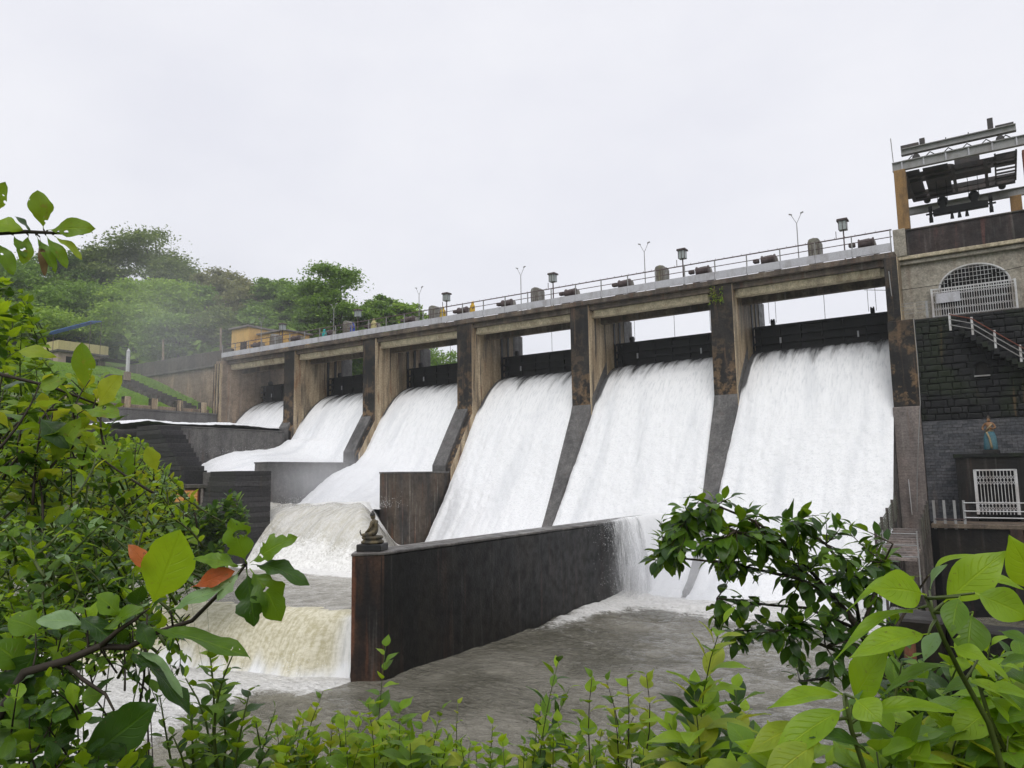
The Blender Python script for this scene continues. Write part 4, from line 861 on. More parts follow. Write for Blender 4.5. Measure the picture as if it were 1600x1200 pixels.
person((-55.9, 54.9, 14.36), R(-100), (.03,.07,.42), 'blue_cape', 'person in a deep blue rain cape bending at the railing', 1)
person((-60.9, 55.6, 14.36), R(-90), (.02,.32,.30), 'teal_cape', 'person in a teal rain cape near the yellow hut')
# ------------------------------------------------------------------ foliage materials
def leaf_mat(name, c1, c2, tr, tramt=.35, rough=.38, veins=True, blotch=None, holes=False):
    m = MT(name); oi = m.n('ShaderNodeObjectInfo'); rnd = m.math('FRACT', m.math('ADD', oi.outputs['Random'], m.geo('Random Per Island')))
    c = m.mix(rnd, c1, c2); t = m.mix(rnd, tr, tuple(x*.75 for x in tr)); nb = None
    n1 = m.noise(22, detail=4); c = m.mix(m.ramp(n1, .35, .7), c, m.mix(1., c, (.72,.78,.7), 'MULTIPLY'))
    c = m.mix(m.ramp(m.noise(75, detail=3, rough=.6), .66, .70), c, (.10,.075,.025))
    if blotch: c = m.mix(m.ramp(m.noise(38, detail=3), .60, .68), c, blotch)
    if veins:
        uv = m.n('ShaderNodeTexCoord').outputs['UV']; s = m.sep(uv); u = m.math('ABSOLUTE', s[0])
        mid = m.ramp(u, .03, .075, 1., 0.)
        w_ = m.math('FRACT', m.math('ADD', m.math('MULTIPLY', s[1], 8.5), m.math('MULTIPLY', u, -2.6)))
        sidev = m.math('MULTIPLY', m.ramp(m.math('ABSOLUTE', m.math('SUBTRACT', w_, .5)), .0, .11, 1., 0.), m.ramp(u, .9, .4))
        vein = m.math('MAXIMUM', mid, m.math('MULTIPLY', sidev, .55))
        c = m.mix(m.math('MULTIPLY', vein, .55), c, m.mix(.55, c, tr)); t = m.mix(m.math('MULTIPLY', vein, .6), t, m.mix(1., t, (.45,.5,.4), 'MULTIPLY'))
        nb = m.bump(m.math('SUBTRACT', 1., vein), .5, .006)
    p = m.pbsdf(c, rough, nb, spec=.32); tl = m.n('ShaderNodeBsdfTranslucent'); m.val(tl.inputs[0], t)
    mxs = m.n('ShaderNodeMixShader'); mxs.inputs[0].default_value = tramt; m.l(p, mxs.inputs[1]); m.l(tl.outputs[0], mxs.inputs[2])
    if holes:
        tp_ = m.n('ShaderNodeBsdfTransparent'); m2 = m.n('ShaderNodeMixShader'); m.l(m.ramp(m.noise(24, detail=2, rough=.4), .685, .695), m2.inputs[0]); m.l(mxs.outputs[0], m2.inputs[1]); m.l(tp_.outputs[0], m2.inputs[2]); return m.done(m2.outputs[0])
    return m.done(mxs.outputs[0])
LM = {
 'bright': leaf_mat('bright_leaf', (.17,.30,.011), (.28,.43,.020), (.52,.70,.022), .46, .40),
 'mid': leaf_mat('green_leaf', (.060,.135,.009), (.135,.245,.014), (.32,.49,.02), .36, .40, True, None, True),
 'dark': leaf_mat('dark_glossy_shade_leaf', (.018,.052,.008), (.046,.105,.012), (.12,.24,.012), .26, .32),  # dark tree's own green; in the shrub mixes it paints in missing self-shadow
 'yellow': leaf_mat('yellow_green_leaf', (.22,.32,.02), (.36,.40,.035), (.62,.66,.04), .42, .45),
 'pale': leaf_mat('pale_leaf_underside', (.19,.31,.13), (.27,.38,.20), (.36,.55,.12), .3, .48),
 'red': leaf_mat('red_brown_leaf', (.45,.10,.03), (.54,.16,.05), (.68,.17,.04), .3, .5, True, (.30,.12,.05)),
 'spot': leaf_mat('spotted_leaf', (.085,.19,.012), (.17,.28,.02), (.44,.58,.03), .38, .45, True, (.18,.12,.03), True),
 'brown': leaf_mat('dry_leaf', (.16,.105,.055), (.25,.165,.085), (.25,.15,.06), .2, .7),
}
M['bark'] = concrete('bark', (.075,.055,.038), (.03,.024,.018), rust_amt=.15, pale_amt=.1, scale=4)
M['twig'] = paint('dark_twig', (.035,.026,.018), .7, .3)
M['green_stem'] = paint('green_stem', (.07,.10,.02), .5, .3, (.06,.04,.02), .5)
def crown_mat(name, c1, c2, tr):
    m = MT(name); rnd = m.geo('Random Per Island'); n1 = m.noise(.35, detail=3)
    c = m.mix(rnd, c1, c2); c = m.mix(m.ramp(n1, .35, .65), c, m.mix(1., c, (.75,.8,.85), 'MULTIPLY'))
    tl = m.n('ShaderNodeBsdfTranslucent'); m.val(tl.inputs[0], tr); mxs = m.n('ShaderNodeMixShader'); mxs.inputs[0].default_value = .3
    m.l(m.pbsdf(c, .55, spec=.3), mxs.inputs[1]); m.l(tl.outputs[0], mxs.inputs[2]); return m.done(mxs.outputs[0])
CM = {
 'olive': crown_mat('olive_crown', (.09,.135,.034), (.27,.32,.085), (.22,.31,.07)),
 'mid': crown_mat('green_crown', (.075,.15,.024), (.26,.39,.058), (.26,.43,.055)),
 'bright': crown_mat('light_crown', (.15,.26,.03), (.36,.50,.062), (.38,.57,.065)),
 'dark': crown_mat('dark_crown', (.045,.092,.022), (.15,.235,.048), (.14,.25,.04)),
 'brown': crown_mat('brownish_crown', (.14,.165,.055), (.30,.29,.11), (.32,.31,.11)),
}
# ------------------------------------------------------------------ background trees
def quads_mesh(name, C, A, B, mat):
    """C centres, A/B half axes: one folded leaf quad each"""
    n = len(C); V = np.empty((n, 4, 3)); V[:,0] = C-A; V[:,1] = C-B*.8+A*.1; V[:,2] = C+A; V[:,3] = C+B*.8+A*.1
    me = bpy.data.meshes.new(name); me.vertices.add(n*4); me.vertices.foreach_set('co', V.astype(np.float32).ravel())
    me.loops.add(n*4); me.loops.foreach_set('vertex_index', np.arange(n*4, dtype=np.int32)); me.polygons.add(n); me.polygons.foreach_set('loop_start', np.arange(0, n*4, 4, dtype=np.int32))
    me.update(calc_edges=True); me.materials.append(mat); return me
def tree(px, py, d, wpx, col, label, seed, nleaf=9000, leaf=.42, group='trees on the far bank', stretch=1., name='tree'):
    g = np.random.default_rng(seed); top = at(px, py, d); x, y = top.x, top.y
    zg = float(ground_h(np.array([x]), np.array([y]))[0]) - .3; Ht = max(top.z-zg, 6.); rad = wpx/FPX*d/2
    t = thing(name, label, 'tree', (x, y, zg), group)
    ch = min(Ht*.80, rad*2.1*stretch); cz = Ht-ch/2                      # crown height, centre (local)
    base = np.array([0, 0, 0.]); b = MB(); b.v = []
    o = np.array([x, y, zg])
    lean = g.uniform(-.06, .06, 2)*Ht
    b.tube([o+(0,0,-.5), o+(lean[0]*.3, lean[1]*.3, Ht*.3), o+(lean[0], lean[1], Ht*.62), o+(lean[0], lean[1], Ht*.85)], [Ht*.022+.08, Ht*.017+.05, Ht*.011, .05], 7)
    nc = int(g.integers(40, 54)); cc = []
    while len(cc) < nc:
        q = g.uniform(-1, 1, 3); r = np.linalg.norm(q)
        if r > 1 or (q[2] < -.75): continue
        if r < .45 and g.random() < .7: continue
        w_ = 1.0 if q[2] < .3 else 1-.35*(q[2]-.3)
        cc.append((q[0]*rad*.86*w_, q[1]*rad*.86*w_, cz+q[2]*ch*.44))
    cc = np.array(cc)
    for c in cc[::3]:
        b.tube([o+(lean[0]*.7, lean[1]*.7, Ht*.45+.2*(c[2]-cz)), o+c*np.array([.5,.5,1])-np.array([0,0,ch*.08]), o+c], [Ht*.008+.03, Ht*.005+.02, .03], 5)
    b.build('trunk', M['bark'], t)
    rr = rad*g.uniform(.22, .44, nc); per = np.maximum(60, nleaf*rr**2/np.sum(rr**2)).astype(int)
    C = []
    for c, r_, k in zip(cc, rr, per):
        v = g.normal(size=(k, 3)); v /= np.linalg.norm(v, axis=1)[:,None]; v *= (g.random(k)**.35)[:,None]*np.array([1,1,.62]); v[:,2] = np.abs(v[:,2])*1.1-.28
        v *= 1+.35*g.normal(size=(k,1))
        C.append(c+v*r_)
    C = np.concatenate(C); n = len(C); A = g.normal(size=(n,3))*np.array([1,1,.5]); A /= np.linalg.norm(A, axis=1)[:,None]; Bv = np.cross(A, g.normal(size=(n,3))*np.array([.5,.5,1])+[0,0,.6]); Bv /= np.linalg.norm(Bv, axis=1)[:,None]+1e-6
    s = leaf*g.uniform(.5, 1.25, n)[:,None]
    link('crown', quads_mesh('crown', C, A*s*.62, Bv*s*.42, CM[col]), None, t)
    return t
T = [ (245,352,178,170,'olive','tall olive tree forming the highest crown of the far hill'),
 (165,385,172,150,'olive','rounded olive tree left of the tallest crown on the hill'),
 (95,388,165,150,'dark','dark tree on the hill behind the top-left branch'),
 (25,405,150,150,'mid','green hill tree at the far left edge'),
 (235,418,132,150,'bright','pale bright-green tree in front of the tallest hill tree'),
 (345,412,160,120,'brown','brownish tree right of the tallest crown'),
 (300,440,140,110,'mid','mid-green tree between the bright and the brownish trees'),
 (385,430,140,95,'brown','russet-tinted tree left of the yellow hut'),
 (425,428,138,85,'mid','small-crowned green tree above the yellow hut'),
 (460,440,134,80,'mid','green tree just left of the large lone tree'),
 (525,398,122,135,'mid','large lone leafy tree rising behind the deck near the teal person'),
 (590,452,128,80,'mid','green tree right of the large lone tree'),
 (632,462,130,75,'bright','low light-green tree at the right end of the far bank trees'),
 (120,440,130,150,'mid','leafy tree above the blue tarpaulin'),
 (205,470,122,140,'bright','hanging vine-covered light tree behind the white gate post'),
 (280,485,110,120,'mid','tree with low branches above the dark parapet'),
 (40,480,114,190,'bright','large light-green tree at the left edge, nearest of the bank trees'),
 (340,480,112,100,'olive','olive tree beside the weathered utility pole'),
 (400,478,116,90,'mid','low green tree right behind the yellow hut'),
 (475,478,118,90,'mid','bushy green tree behind the deck at the teal person'),
 (150,500,128,130,'dark','dark tree behind the lemon house'),
 (570,490,122,80,'mid','low tree crown behind the pale caped person'),
 (105,505,124,130,'dark','dark tree crown left of the lemon house'),
]
for i, (px, py, d, w_, c, l) in enumerate(T): tree(px, py, d, w_, c, l, 100+i, 20000 if d > 105 else 22000, .44*d/130+.06, stretch=1.25)
for i, (px, py, d, w_, l) in enumerate(((690,540,150,130,'green tree seen under the deck through the third bay'), (560,560,140,110,'green tree seen under the deck through the second bay'), (640,552,155,110,'green tree beyond the gate between the second and third bays'))):
    tree(px, py, d, w_, 'mid', l, 300+i, 6000, .5, 'trees beyond the gates', 1.2)

# closed woodland floor and thicket behind the single trees
g = np.random.default_rng(5); nW = 60000
WX = g.uniform(-330, -84, nW); WY = g.uniform(62, 190, nW); ok = (WX < -84 - (WY-62)*.12); WX, WY = WX[ok], WY[ok]
WZ = ground_h(WX, WY) + g.random(len(WX))**1.5*(7+3*fbm(WX*.06, WY*.06, 3)) 
A = g.normal(size=(len(WX),3))*np.array([1,1,.5]); A /= np.linalg.norm(A, axis=1)[:,None]; Bq = np.cross(A, g.normal(size=(len(WX),3))+[0,0,1]); Bq /= np.linalg.norm(Bq, axis=1)[:,None]
sz = g.uniform(.5, 1.2, len(WX))[:,None]
o = link('woodland', quads_mesh('woodland', np.stack([WX, WY, WZ], -1), A*sz, Bq*sz*.7, CM['mid']), None); tag(o, 'dense green thicket covering the hillside behind the trees', 'woodland', kind='stuff')
# grass on the far bank
nG = 26000; X_ = g.uniform(-104, -78, nG); Y_ = g.uniform(38, 55.8, nG); kp = ~((X_ < -78.8) & (X_ > -93.5) & (Y_ > 49.4+.118*(X_+79)) & (Y_ < 53.0+.118*(X_+79))); X_, Y_ = X_[kp], Y_[kp]; nG = len(X_); Z_ = ground_h(X_, Y_)+.08
A = np.stack([g.normal(size=nG)*.35, g.normal(size=nG)*.35, np.ones(nG)], -1); Bq = np.stack([g.normal(size=nG), g.normal(size=nG), np.zeros(nG)], -1); Bq /= np.linalg.norm(Bq, axis=1)[:,None]
M['grassleaf'] = crown_mat('grass_blades', (.16,.30,.03), (.28,.44,.05), (.40,.60,.06))
o = link('grass', quads_mesh('grass', np.stack([X_, Y_, Z_], -1), A*.22, Bq*.16, M['grassleaf']), None); tag(o, 'fresh green grass on the slope of the far bank', 'grass', kind='stuff')
# ------------------------------------------------------------------ leaves
def leaf_mesh(name, mat, hw, droop, fold, peak=.45, tip=1.2, wave=.0, lobes=0., seed=0, nl=11, petiole=.10, curl=0., rot=0.):
    g = random.Random(seed); V = []; UV = []; F = []; xs = (-1, -.5, 0, .5, 1)
    for i in range(nl+1):
        t = i/nl; e = math.log(.5)/math.log(peak); wd = hw*max(0., math.sin(math.pi*t**e))**(.85 if t < peak else tip)
        if i in (0, nl): wd = hw*.02
        lo = 1 - lobes*(.5+.5*math.sin(t*17+seed))*(g.random()*.7+.3) if 0 < i < nl else 1
        lo2 = 1 - lobes*(.5+.5*math.sin(t*15+seed*2+1))*(g.random()*.7+.3) if 0 < i < nl else 1
        bend = math.sin(curl*t*1.0)
        for x in xs:
            ww = wd*(lo if x < 0 else lo2)*x
            z = -droop*t*t + fold*abs(ww) + wave*hw*math.sin(t*11+seed+(2 if x < 0 else 0))*abs(x)*.5 - .35*abs(x)**2*fold*hw
            V.append((ww + rot*t*t*.3, petiole+t*(1-petiole)*(1-.25*droop*droop*t), z)); UV.append((x, t))
    for i in range(nl):
        for k in range(4): a = i*5+k; F.append((a, a+1, a+6, a+5))
    o = len(V); V += [(-.012, 0, 0), (.012, 0, 0), (.010, petiole+.02, .002), (-.010, petiole+.02, .002)]; UV += [(0,0)]*4; F.append((o, o+1, o+2, o+3))
    me = bpy.data.meshes.new(name); me.from_pydata(V, [], F); l = me.uv_layers.new(name='UVMap')
    for lp in me.loops: l.data[lp.index].uv = UV[lp.vertex_index]
    me.polygons.foreach_set('use_smooth', [True]*len(F)); me.materials.append(mat); me.update(); return me
_lc = {}
def leaves(kind, mat):
    k = (kind, mat)
    if k not in _lc:
        P = {'broad': dict(hw=.24, fold=.35, peak=.48, tip=1.15, wave=.10), 'teak': dict(hw=.33, fold=.18, peak=.58, tip=.75, wave=.18, lobes=.18), 'oval': dict(hw=.25, fold=.3, peak=.5, tip=.9, wave=.05),
             'lance': dict(hw=.17, fold=.4, peak=.42, tip=1.25, wave=.08), 'heart': dict(hw=.33, fold=.25, peak=.36, tip=1.3, wave=.10), 'lobed': dict(hw=.36, fold=.2, peak=.5, tip=.8, wave=.25, lobes=.55, nl=15)}[kind]
        _lc[k] = [leaf_mesh('leaf', LM[mat], droop=dr, seed=s, rot=ro, **P) for s, (dr, ro) in enumerate(((.05,.1),(.2,-.15),(.38,.2),(.12,-.2),(.28,.05)))]
    return _lc[k]
class Plant:
    def __init__(s, name, label, cat, base, group=None, stem='green_stem'):
        base = Vector(base); base.z = float(ground_h(np.array([base.x]), np.array([base.y]))[0]) - .05
        s.t = thing(name, label, cat, tuple(base), group); s.base = base; s.pts = []; s.L = []; s.stems = MB(); s.stem_mat = stem
        s.g = random.Random(label)
    def leaf(s, pos, dr, up, size, kind, mat, wd=1., var=None):
        dr = Vector(dr).normalized(); up = Vector(up); up = up - dr*up.dot(dr)
        if up.length < 1e-3: up = dr.orthogonal()
        up.normalize(); x = dr.cross(up)
        me = leaves(kind, mat); me = me[var % 5] if var is not None else s.g.choice(me)
        s.L.append((size, Vector(pos), Matrix((x, dr, up)).transposed(), wd, me))
    def hero(s, b, t, d0, d1, wpx, kind, mat, up=(0,0,1), face=.6, var=1):
        """a leaf from one seen point to another, wpx wide, partly turned to the viewer"""
        p, q = at(*b, d0), at(*t, d1); L_ = (q-p).length; hw = {'broad':.24,'teak':.33,'oval':.25,'lance':.17,'heart':.33,'lobed':.36}[kind]
        wd = (wpx/FPX*(d0+d1)/2)/(L_*2*hw); n = Vector(up)*(1-face) + (-p.normalized())*face
        s.leaf(p, q-p, n, L_, kind, mat, wd, var)
        if s.pts:
            c = min(s.pts, key=lambda v: (v-p).length)
            if .004 < (c-p).length < .11: s.stems.tube([c, c.lerp(p, .5)+(q-p)*.03, p+(q-p)*.04], [.0045, .0035, .0028], 5)
        return p
    def stem(s, pts, r0, r1=None, n=6):
        m = len(pts); r1 = r0*.5 if r1 is None else r1
        for a_, b_ in zip(pts, pts[1:]): s.pts += [Vector(a_).lerp(Vector(b_), k/6) for k in range(7)]
        s.stems.tube(pts, [r0+(r1-r0)*i/(m-1) for i in range(m)], n)
    def shoot(s, p0, p1, n, size, kind, mats, ang=60, droop=.25, bow=.1, opposite=True, r=.008, t0=.15, up=.6, grow=True):
        g = s.g; p0, p1 = Vector(p0), Vector(p1); ax = p1-p0; ln = ax.length
        side = Vector((g.uniform(-1,1), g.uniform(-1,1), g.uniform(-.2,.4)))*bow*ln
        def path(t): return p0 + ax*t + side*(4*t*(1-t))
        s.stem([path(i/6) for i in range(7)], r, r*.35, 5)
        phase = g.uniform(0, 6.28)
        for i in range(n):
            t = t0 + (1-t0)*i/max(1, n-1); pos = path(t); tan = (path(min(1, t+.05))-path(max(0, t-.05))).normalized()
            a = tan.orthogonal().normalized(); b = tan.cross(a)
            az = phase + (i//2*1.57 + (i % 2)*3.14 if opposite else i*2.4) + g.uniform(-.3,.3)
            rad = a*math.cos(az)+b*math.sin(az); an = R(ang*(1-.45*t)+g.uniform(-12,12))
            dr = tan*math.cos(an)+rad*math.sin(an); dr.z -= droop*g.uniform(.3,1.4)
            sz = size*g.uniform(.75,1.15)*((1-.5*max(0, t-.6)/.4) if grow else 1)
            s.leaf(pos, dr, Vector((g.uniform(-.35,.35), g.uniform(-.35,.35), up+.5))+tan*.3, sz, kind, g.choice(mats), g.uniform(.85,1.15))
    def done(s, limit=290):
        s.L.sort(key=lambda q: -q[0]/max(.5, q[1].length))
        for sz, pos, rm, wd, me in s.L[:limit]:
            o = bpy.data.objects.new('leaf', me); COL.objects.link(o); o.parent = s.t
            o.matrix_basis = Matrix.Translation(pos-s.base) @ rm.to_4x4() @ Matrix.Diagonal((sz*wd, sz, sz, 1))
        rest = s.L[limit:]
        if rest:
            mats = []; VV = []; FF = []; MI = []; UU = []; off = 0
            for sz, pos, rm, wd, me in rest:
                co = np.empty(len(me.vertices)*3); me.vertices.foreach_get('co', co); co = co.reshape(-1,3)*np.array([sz*wd, sz, sz]); co = co @ np.array(rm).T + np.array(pos-s.base)
                m_ = me.materials[0]; mats.append(m_) if m_ not in mats else None
                vi = np.empty(len(me.loops), np.int32); me.loops.foreach_get('vertex_index', vi); uv = np.empty(len(me.loops)*2, np.float32); me.uv_layers[0].data.foreach_get('uv', uv)
                VV.append(co); FF.append(vi+off); UU.append(uv); MI += [mats.index(m_)]*(len(vi)//4); off += len(co)
            V = np.concatenate(VV); F = np.concatenate(FF); me = bpy.data.meshes.new('foliage'); me.vertices.add(len(V)); me.vertices.foreach_set('co', V.astype(np.float32).ravel())
            me.loops.add(len(F)); me.loops.foreach_set('vertex_index', F); me.polygons.add(len(F)//4); me.polygons.foreach_set('loop_start', np.arange(0, len(F), 4, dtype=np.int32)); me.update(calc_edges=True)
            for m_ in mats: me.materials.append(m_)
            me.polygons.foreach_set('material_index', np.array(MI, np.int32)); me.uv_layers.new(name='UVMap').data.foreach_set('uv', np.concatenate(UU)); me.polygons.foreach_set('use_smooth', [True]*len(me.polygons))
            link('foliage', me, None, s.t)['kind'] = 'stuff'
        if s.stems.v: s.stems.build('stem', M[s.stem_mat], s.t, 0, True)
def in_poly(x, y, P):
    c = False; j = len(P)-1
    for i in range(len(P)):
        if (P[i][1] > y) != (P[j][1] > y) and x < (P[j][0]-P[i][0])*(y-P[i][1])/(P[j][1]-P[i][1])+P[i][0]: c = not c
        j = i
    return c
def mass(pl, poly, d0, d1, nsh, nl, size, kind, mats, length=.6, lean=.5, **kw):
    """fill a region with leafy shoots that fork off a few stems rooted on the bank"""
    g = pl.g; xs = [p[0] for p in poly]; ys = [p[1] for p in poly]; k = 0; pts = []
    while k < nsh:
        x, y = g.uniform(min(xs), max(xs)), g.uniform(min(ys), max(ys))
        if not in_poly(x, y, poly): continue
        k += 1; d = g.uniform(d0, d1); tip = at(x, y, d)
        away = Vector((g.uniform(-1,1), g.uniform(-1,1), 0))*lean*length; st = tip - Vector((0,0,length*g.uniform(.5,.95))) + away
        pl.shoot(st, tip, nl, size, kind, mats, **kw); pts.append(st)
    for st in pts[:2]:
        q = pl.base + Vector((g.uniform(-.25,.25), g.uniform(-.25,.25), 0)); m_ = q.lerp(st, .55)+Vector((g.uniform(-.2,.2), g.uniform(-.2,.2), -.1)); pl.stem([q, q.lerp(m_, .5)+Vector((.14,.10,.05)), m_, st], .009, .004, 5)

# ------------------------------------------------------------------ left bank of leaves
p = Plant('leafy_shrub', 'tall light-green shrub filling the left edge below the hanging branch', 'shrub', at(60, 900, 8), 'shrubs at left')
mass(p, [(0,430),(35,440),(55,540),(90,590),(110,640),(90,760),(0,790)], 6.5, 9, 130, 12, .16, 'heart', ['mid','mid','bright','dark'], .6, .6); p.done()
p = Plant('leafy_shrub', 'yellow-spotted large-leaved shrub in front of the lemon house', 'shrub', at(160, 900, 5), 'shrubs at left', 'twig')
mass(p, [(0,560),(90,565),(160,560),(178,610),(165,690),(60,740),(0,740)], 4.3, 5.4, 30, 7, .17, 'teak', ['spot','spot','yellow','mid','dark'], .5, .6, r=.009)
for a, b_ in (((0,585),(160,635)), ((0,738),(120,715)), ((0,660),(90,640))): p.stem([at(*a, 4.6), at((a[0]+b_[0])/2, (a[1]+b_[1])/2-6, 4.7), at(*b_, 4.8)], .012, .006)
for b_, t_, w_, m_ in (((132,612),(131,540),34,'spot'), ((150,640),(178,590),40,'yellow'), ((130,640),(178,640),36,'spot'), ((60,650),(105,690),44,'dark'), ((75,735),(112,660),36,'spot'), ((95,560),(30,540),26,'yellow'), ((110,590),(60,600),30,'spot')): p.hero(b_, t_, 4.4, 4.3, w_, 'teak', m_, var=1)
p.done()
p = Plant('leafy_shrub', 'dense small-leaved shrub with mixed greens at mid left', 'shrub', at(160, 1000, 5.5), 'shrubs at left')
mass(p, [(0,700),(120,690),(200,720),(270,740),(300,790),(250,850),(300,900),(230,930),(0,940)], 4.2, 6.4, 190, 13, .095, 'oval', ['mid','bright','bright','dark','dark','yellow','pale'], .4, .8); p.done()
p = Plant('leafy_shrub', 'bushy shrub with pointed leaves low on the left', 'shrub', at(90, 1150, 4), 'shrubs at left')
mass(p, [(0,800),(150,790),(230,860),(220,960),(120,985),(0,1000)], 3.2, 4.5, 110, 11, .10, 'heart', ['mid','bright','dark','pale','dark'], .35, .8); p.done()
p = Plant('round_bush', 'small round bright-topped bush left of the stepped brick wall', 'bush', at(185, 740, 30), 'bushes below the basins')
mass(p, [(130,690),(165,665),(205,680),(240,720),(240,770),(150,780),(120,740)], 28, 32, 80, 14, .50, 'oval', ['mid','bright','mid'], 1.2, .7, r=.02); p.done()
p = Plant('round_bush', 'dark leafy bush growing below the orange sign', 'bush', at(330, 800, 32), 'bushes below the basins')
mass(p, [(240,790),(290,780),(330,790),(350,765),(380,775),(385,800),(360,840),(330,900),(250,900),(230,830)], 29, 31.5, 100, 14, .50, 'oval', ['dark','mid','dark'], 1.2, .7, r=.02); p.done()
p = Plant('leafy_shrub', 'loose branches with yellowing leaves right of the round bush', 'shrub', at(250, 850, 6.5), 'shrubs at left', 'twig')
mass(p, [(180,700),(230,690),(285,745),(275,780),(230,800),(170,790)], 6, 7, 44, 10, .13, 'oval', ['yellow','bright','mid','spot'], .5, .6)
for b_, t_, w_, m_ in (((210,790),(185,755),26,'pale'), ((205,800),(232,825),24,'pale'), ((190,760),(200,710),30,'mid'), ((245,740),(235,700),26,'yellow'), ((180,830),(225,828),18,'bright'), ((225,860),(215,830),26,'yellow')): p.hero(b_, t_, 5.8, 5.7, w_, 'teak', m_)
p.stem([at(60,735,6.4), at(140,742,6.3), at(205,748,6.2)], .012, .006)
p.done()
# broad teak-like sapling with the red leaf
p = Plant('broad_leaf_sapling', 'sapling with big lobed leaves and two red leaves in front of the tan weir', 'sapling', at(180, 1100, 2.7), None, 'twig')
p.stem([p.base, at(-40,1180,2.6), at(40,1050,2.6), at(105,1032,2.6), at(155,1010,2.6), at(200,1012,2.65), at(240,990,2.65)], .022, .009)
p.stem([at(155,1012,2.6), at(185,985,2.6), at(215,965,2.6)], .010, .006); p.stem([at(105,1040,2.6), at(130,1062,2.6), at(165,1085,2.55), at(178,1110,2.5)], .009, .004); p.stem([at(240,990,2.65), at(300,970,2.7), at(370,900,2.75), at(385,880,2.75)], .009, .005)
for b_, t_, w_, k_, m_, f in (((232,955),(285,838),82,'teak','bright',.85), ((298,918),(355,893),30,'teak','red',.8), ((240,898),(206,853),26,'teak','red',.8), ((262,955),(340,915),36,'teak','pale',.5), ((225,978),(390,1012),42,'teak','mid',.35),
    ((385,880),(360,812),52,'lobed','mid',.7), ((390,880),(450,835),46,'lobed','mid',.6), ((392,882),(478,885),40,'lobed','dark',.5), ((390,888),(448,958),60,'lobed','mid',.7), ((385,890),(400,978),58,'lobed','dark',.7), ((380,885),(305,865),34,'lobed','mid',.5), ((375,892),(335,935),30,'lobed','pale',.5),
    ((195,1012),(320,1095),40,'lobed','dark',.25), ((200,1008),(300,1050),20,'teak','pale',.2), ((110,1205),(232,1112),78,'teak','dark',.8), ((105,1040),(108,1160),44,'lobed','dark',.6), ((100,1045),(40,1090),50,'lobed','mid',.6), ((165,1085),(130,1085),40,'teak','mid',.6), ((40,1050),(0,1000),60,'teak','mid',.6), ((140,975),(60,960),46,'teak','pale',.4), ((150,990),(220,945),40,'teak','mid',.5), ((120,960),(180,1000),40,'lobed','dark',.5), ((60,1010),(10,1100),70,'lobed','dark',.6), ((70,990),(20,960),50,'teak','mid',.6), ((55,1060),(0,1140),60,'lobed','dark',.6), ((20,1190),(60,1130),50,'teak','mid',.7), ((30,1205),(-20,1120),60,'teak','pale',.6), ((190,965),(160,930),40,'teak','mid',.6), ((215,965),(235,1010),30,'teak','dark',.5)):
    p.hero(b_, t_, 2.65, 2.6, w_, k_, m_, face=f, var=hash(b_) % 5)
mass(p, [(0,940),(180,930),(200,990),(90,1040),(0,1060)], 2.7, 3.5, 44, 9, .09, 'oval', ['mid','dark','bright'], .3, .6, r=.004); mass(p, [(0,1040),(90,1060),(120,1130),(210,1160),(230,1210),(0,1210)], 2.3, 3.0, 44, 8, .10, 'teak', ['mid','dark','bright','dark'], .25, .6, r=.004); p.done()
# top-left hanging branch
p = Plant('hanging_branch_sapling', 'slender sapling whose top branch with a few big leaves crosses the sky at upper left', 'sapling', at(-180, 900, 3.2), None, 'twig')
p.stem([p.base, at(-190,700,3.2), at(-120,420,3.2), at(-40,366,3.2), at(40,362,3.2), at(130,366,3.2)], .026, .004)
for b_, t_, w_, m_, f in (((68,360),(62,298),36,'spot',.8), ((72,360),(136,352),34,'spot',.75), ((42,362),(-12,342),34,'bright',.6), ((-20,345),(5,288),28,'spot',.7), ((50,364),(30,335),20,'dark',.4), ((70,366),(105,408),22,'spot',.5), ((80,366),(128,392),18,'yellow',.4), ((45,366),(35,408),24,'spot',.6), ((62,368),(70,425),14,'brown',.6), ((55,366),(88,415),20,'mid',.5), ((20,366),(40,395),18,'mid',.4), ((-10,372),(20,420),26,'mid',.6)):
    p.hero(b_, t_, 3.2, 3.15, w_, 'teak', m_, face=f)
p.done()
# lower-left compound shrub
p = Plant('young_shrub', 'upright young shrub with many small leaves before the foaming weir', 'shrub', at(330, 1330, 3.2), 'low shoots along the bank')
for x, y, n, s_ in ((325,1010,16,.10), (290,1060,12,.09), (365,1020,12,.09), (390,1080,12,.10), (250,1090,10,.08), (345,1080,14,.11), (300,1110,14,.11), (400,1130,12,.10), (370,1150,12,.10), (270,1150,10,.09), (430,1110,10,.08), (230,1160,10,.10), (180,1165,10,.10), (330,1165,12,.11), (420,1170,12,.10)):
    d = p.g.uniform(2.9, 3.5); p.shoot(at(325+(x-325)*.5, y+200, d), at(x, y, d), int(n*1.5), s_*1.2, 'heart' if s_ > .095 else 'oval', ['mid','bright','mid','dark'], 65, .2, .1)
p.done()
p = Plant('hanging_vine', 'thin vine of tiny dark leaves hanging before the white foam', 'vine', at(215, 1250, 3.0), None, 'twig')
for x, y in ((225,985), (255,1000), (205,1010), (240,1035), (285,985)):
    d = 3.0; p.shoot(at(x+p.g.uniform(-15,15), y-25, d), at(x+p.g.uniform(-20,20), y+70, d), 12, .065, 'oval', ['dark','mid'], 80, .3, .2, r=.003)
p.stem([p.base, at(210,1150,3.0), at(225,1060,3.0), at(230,960,3.0)], .008, .003); p.done()
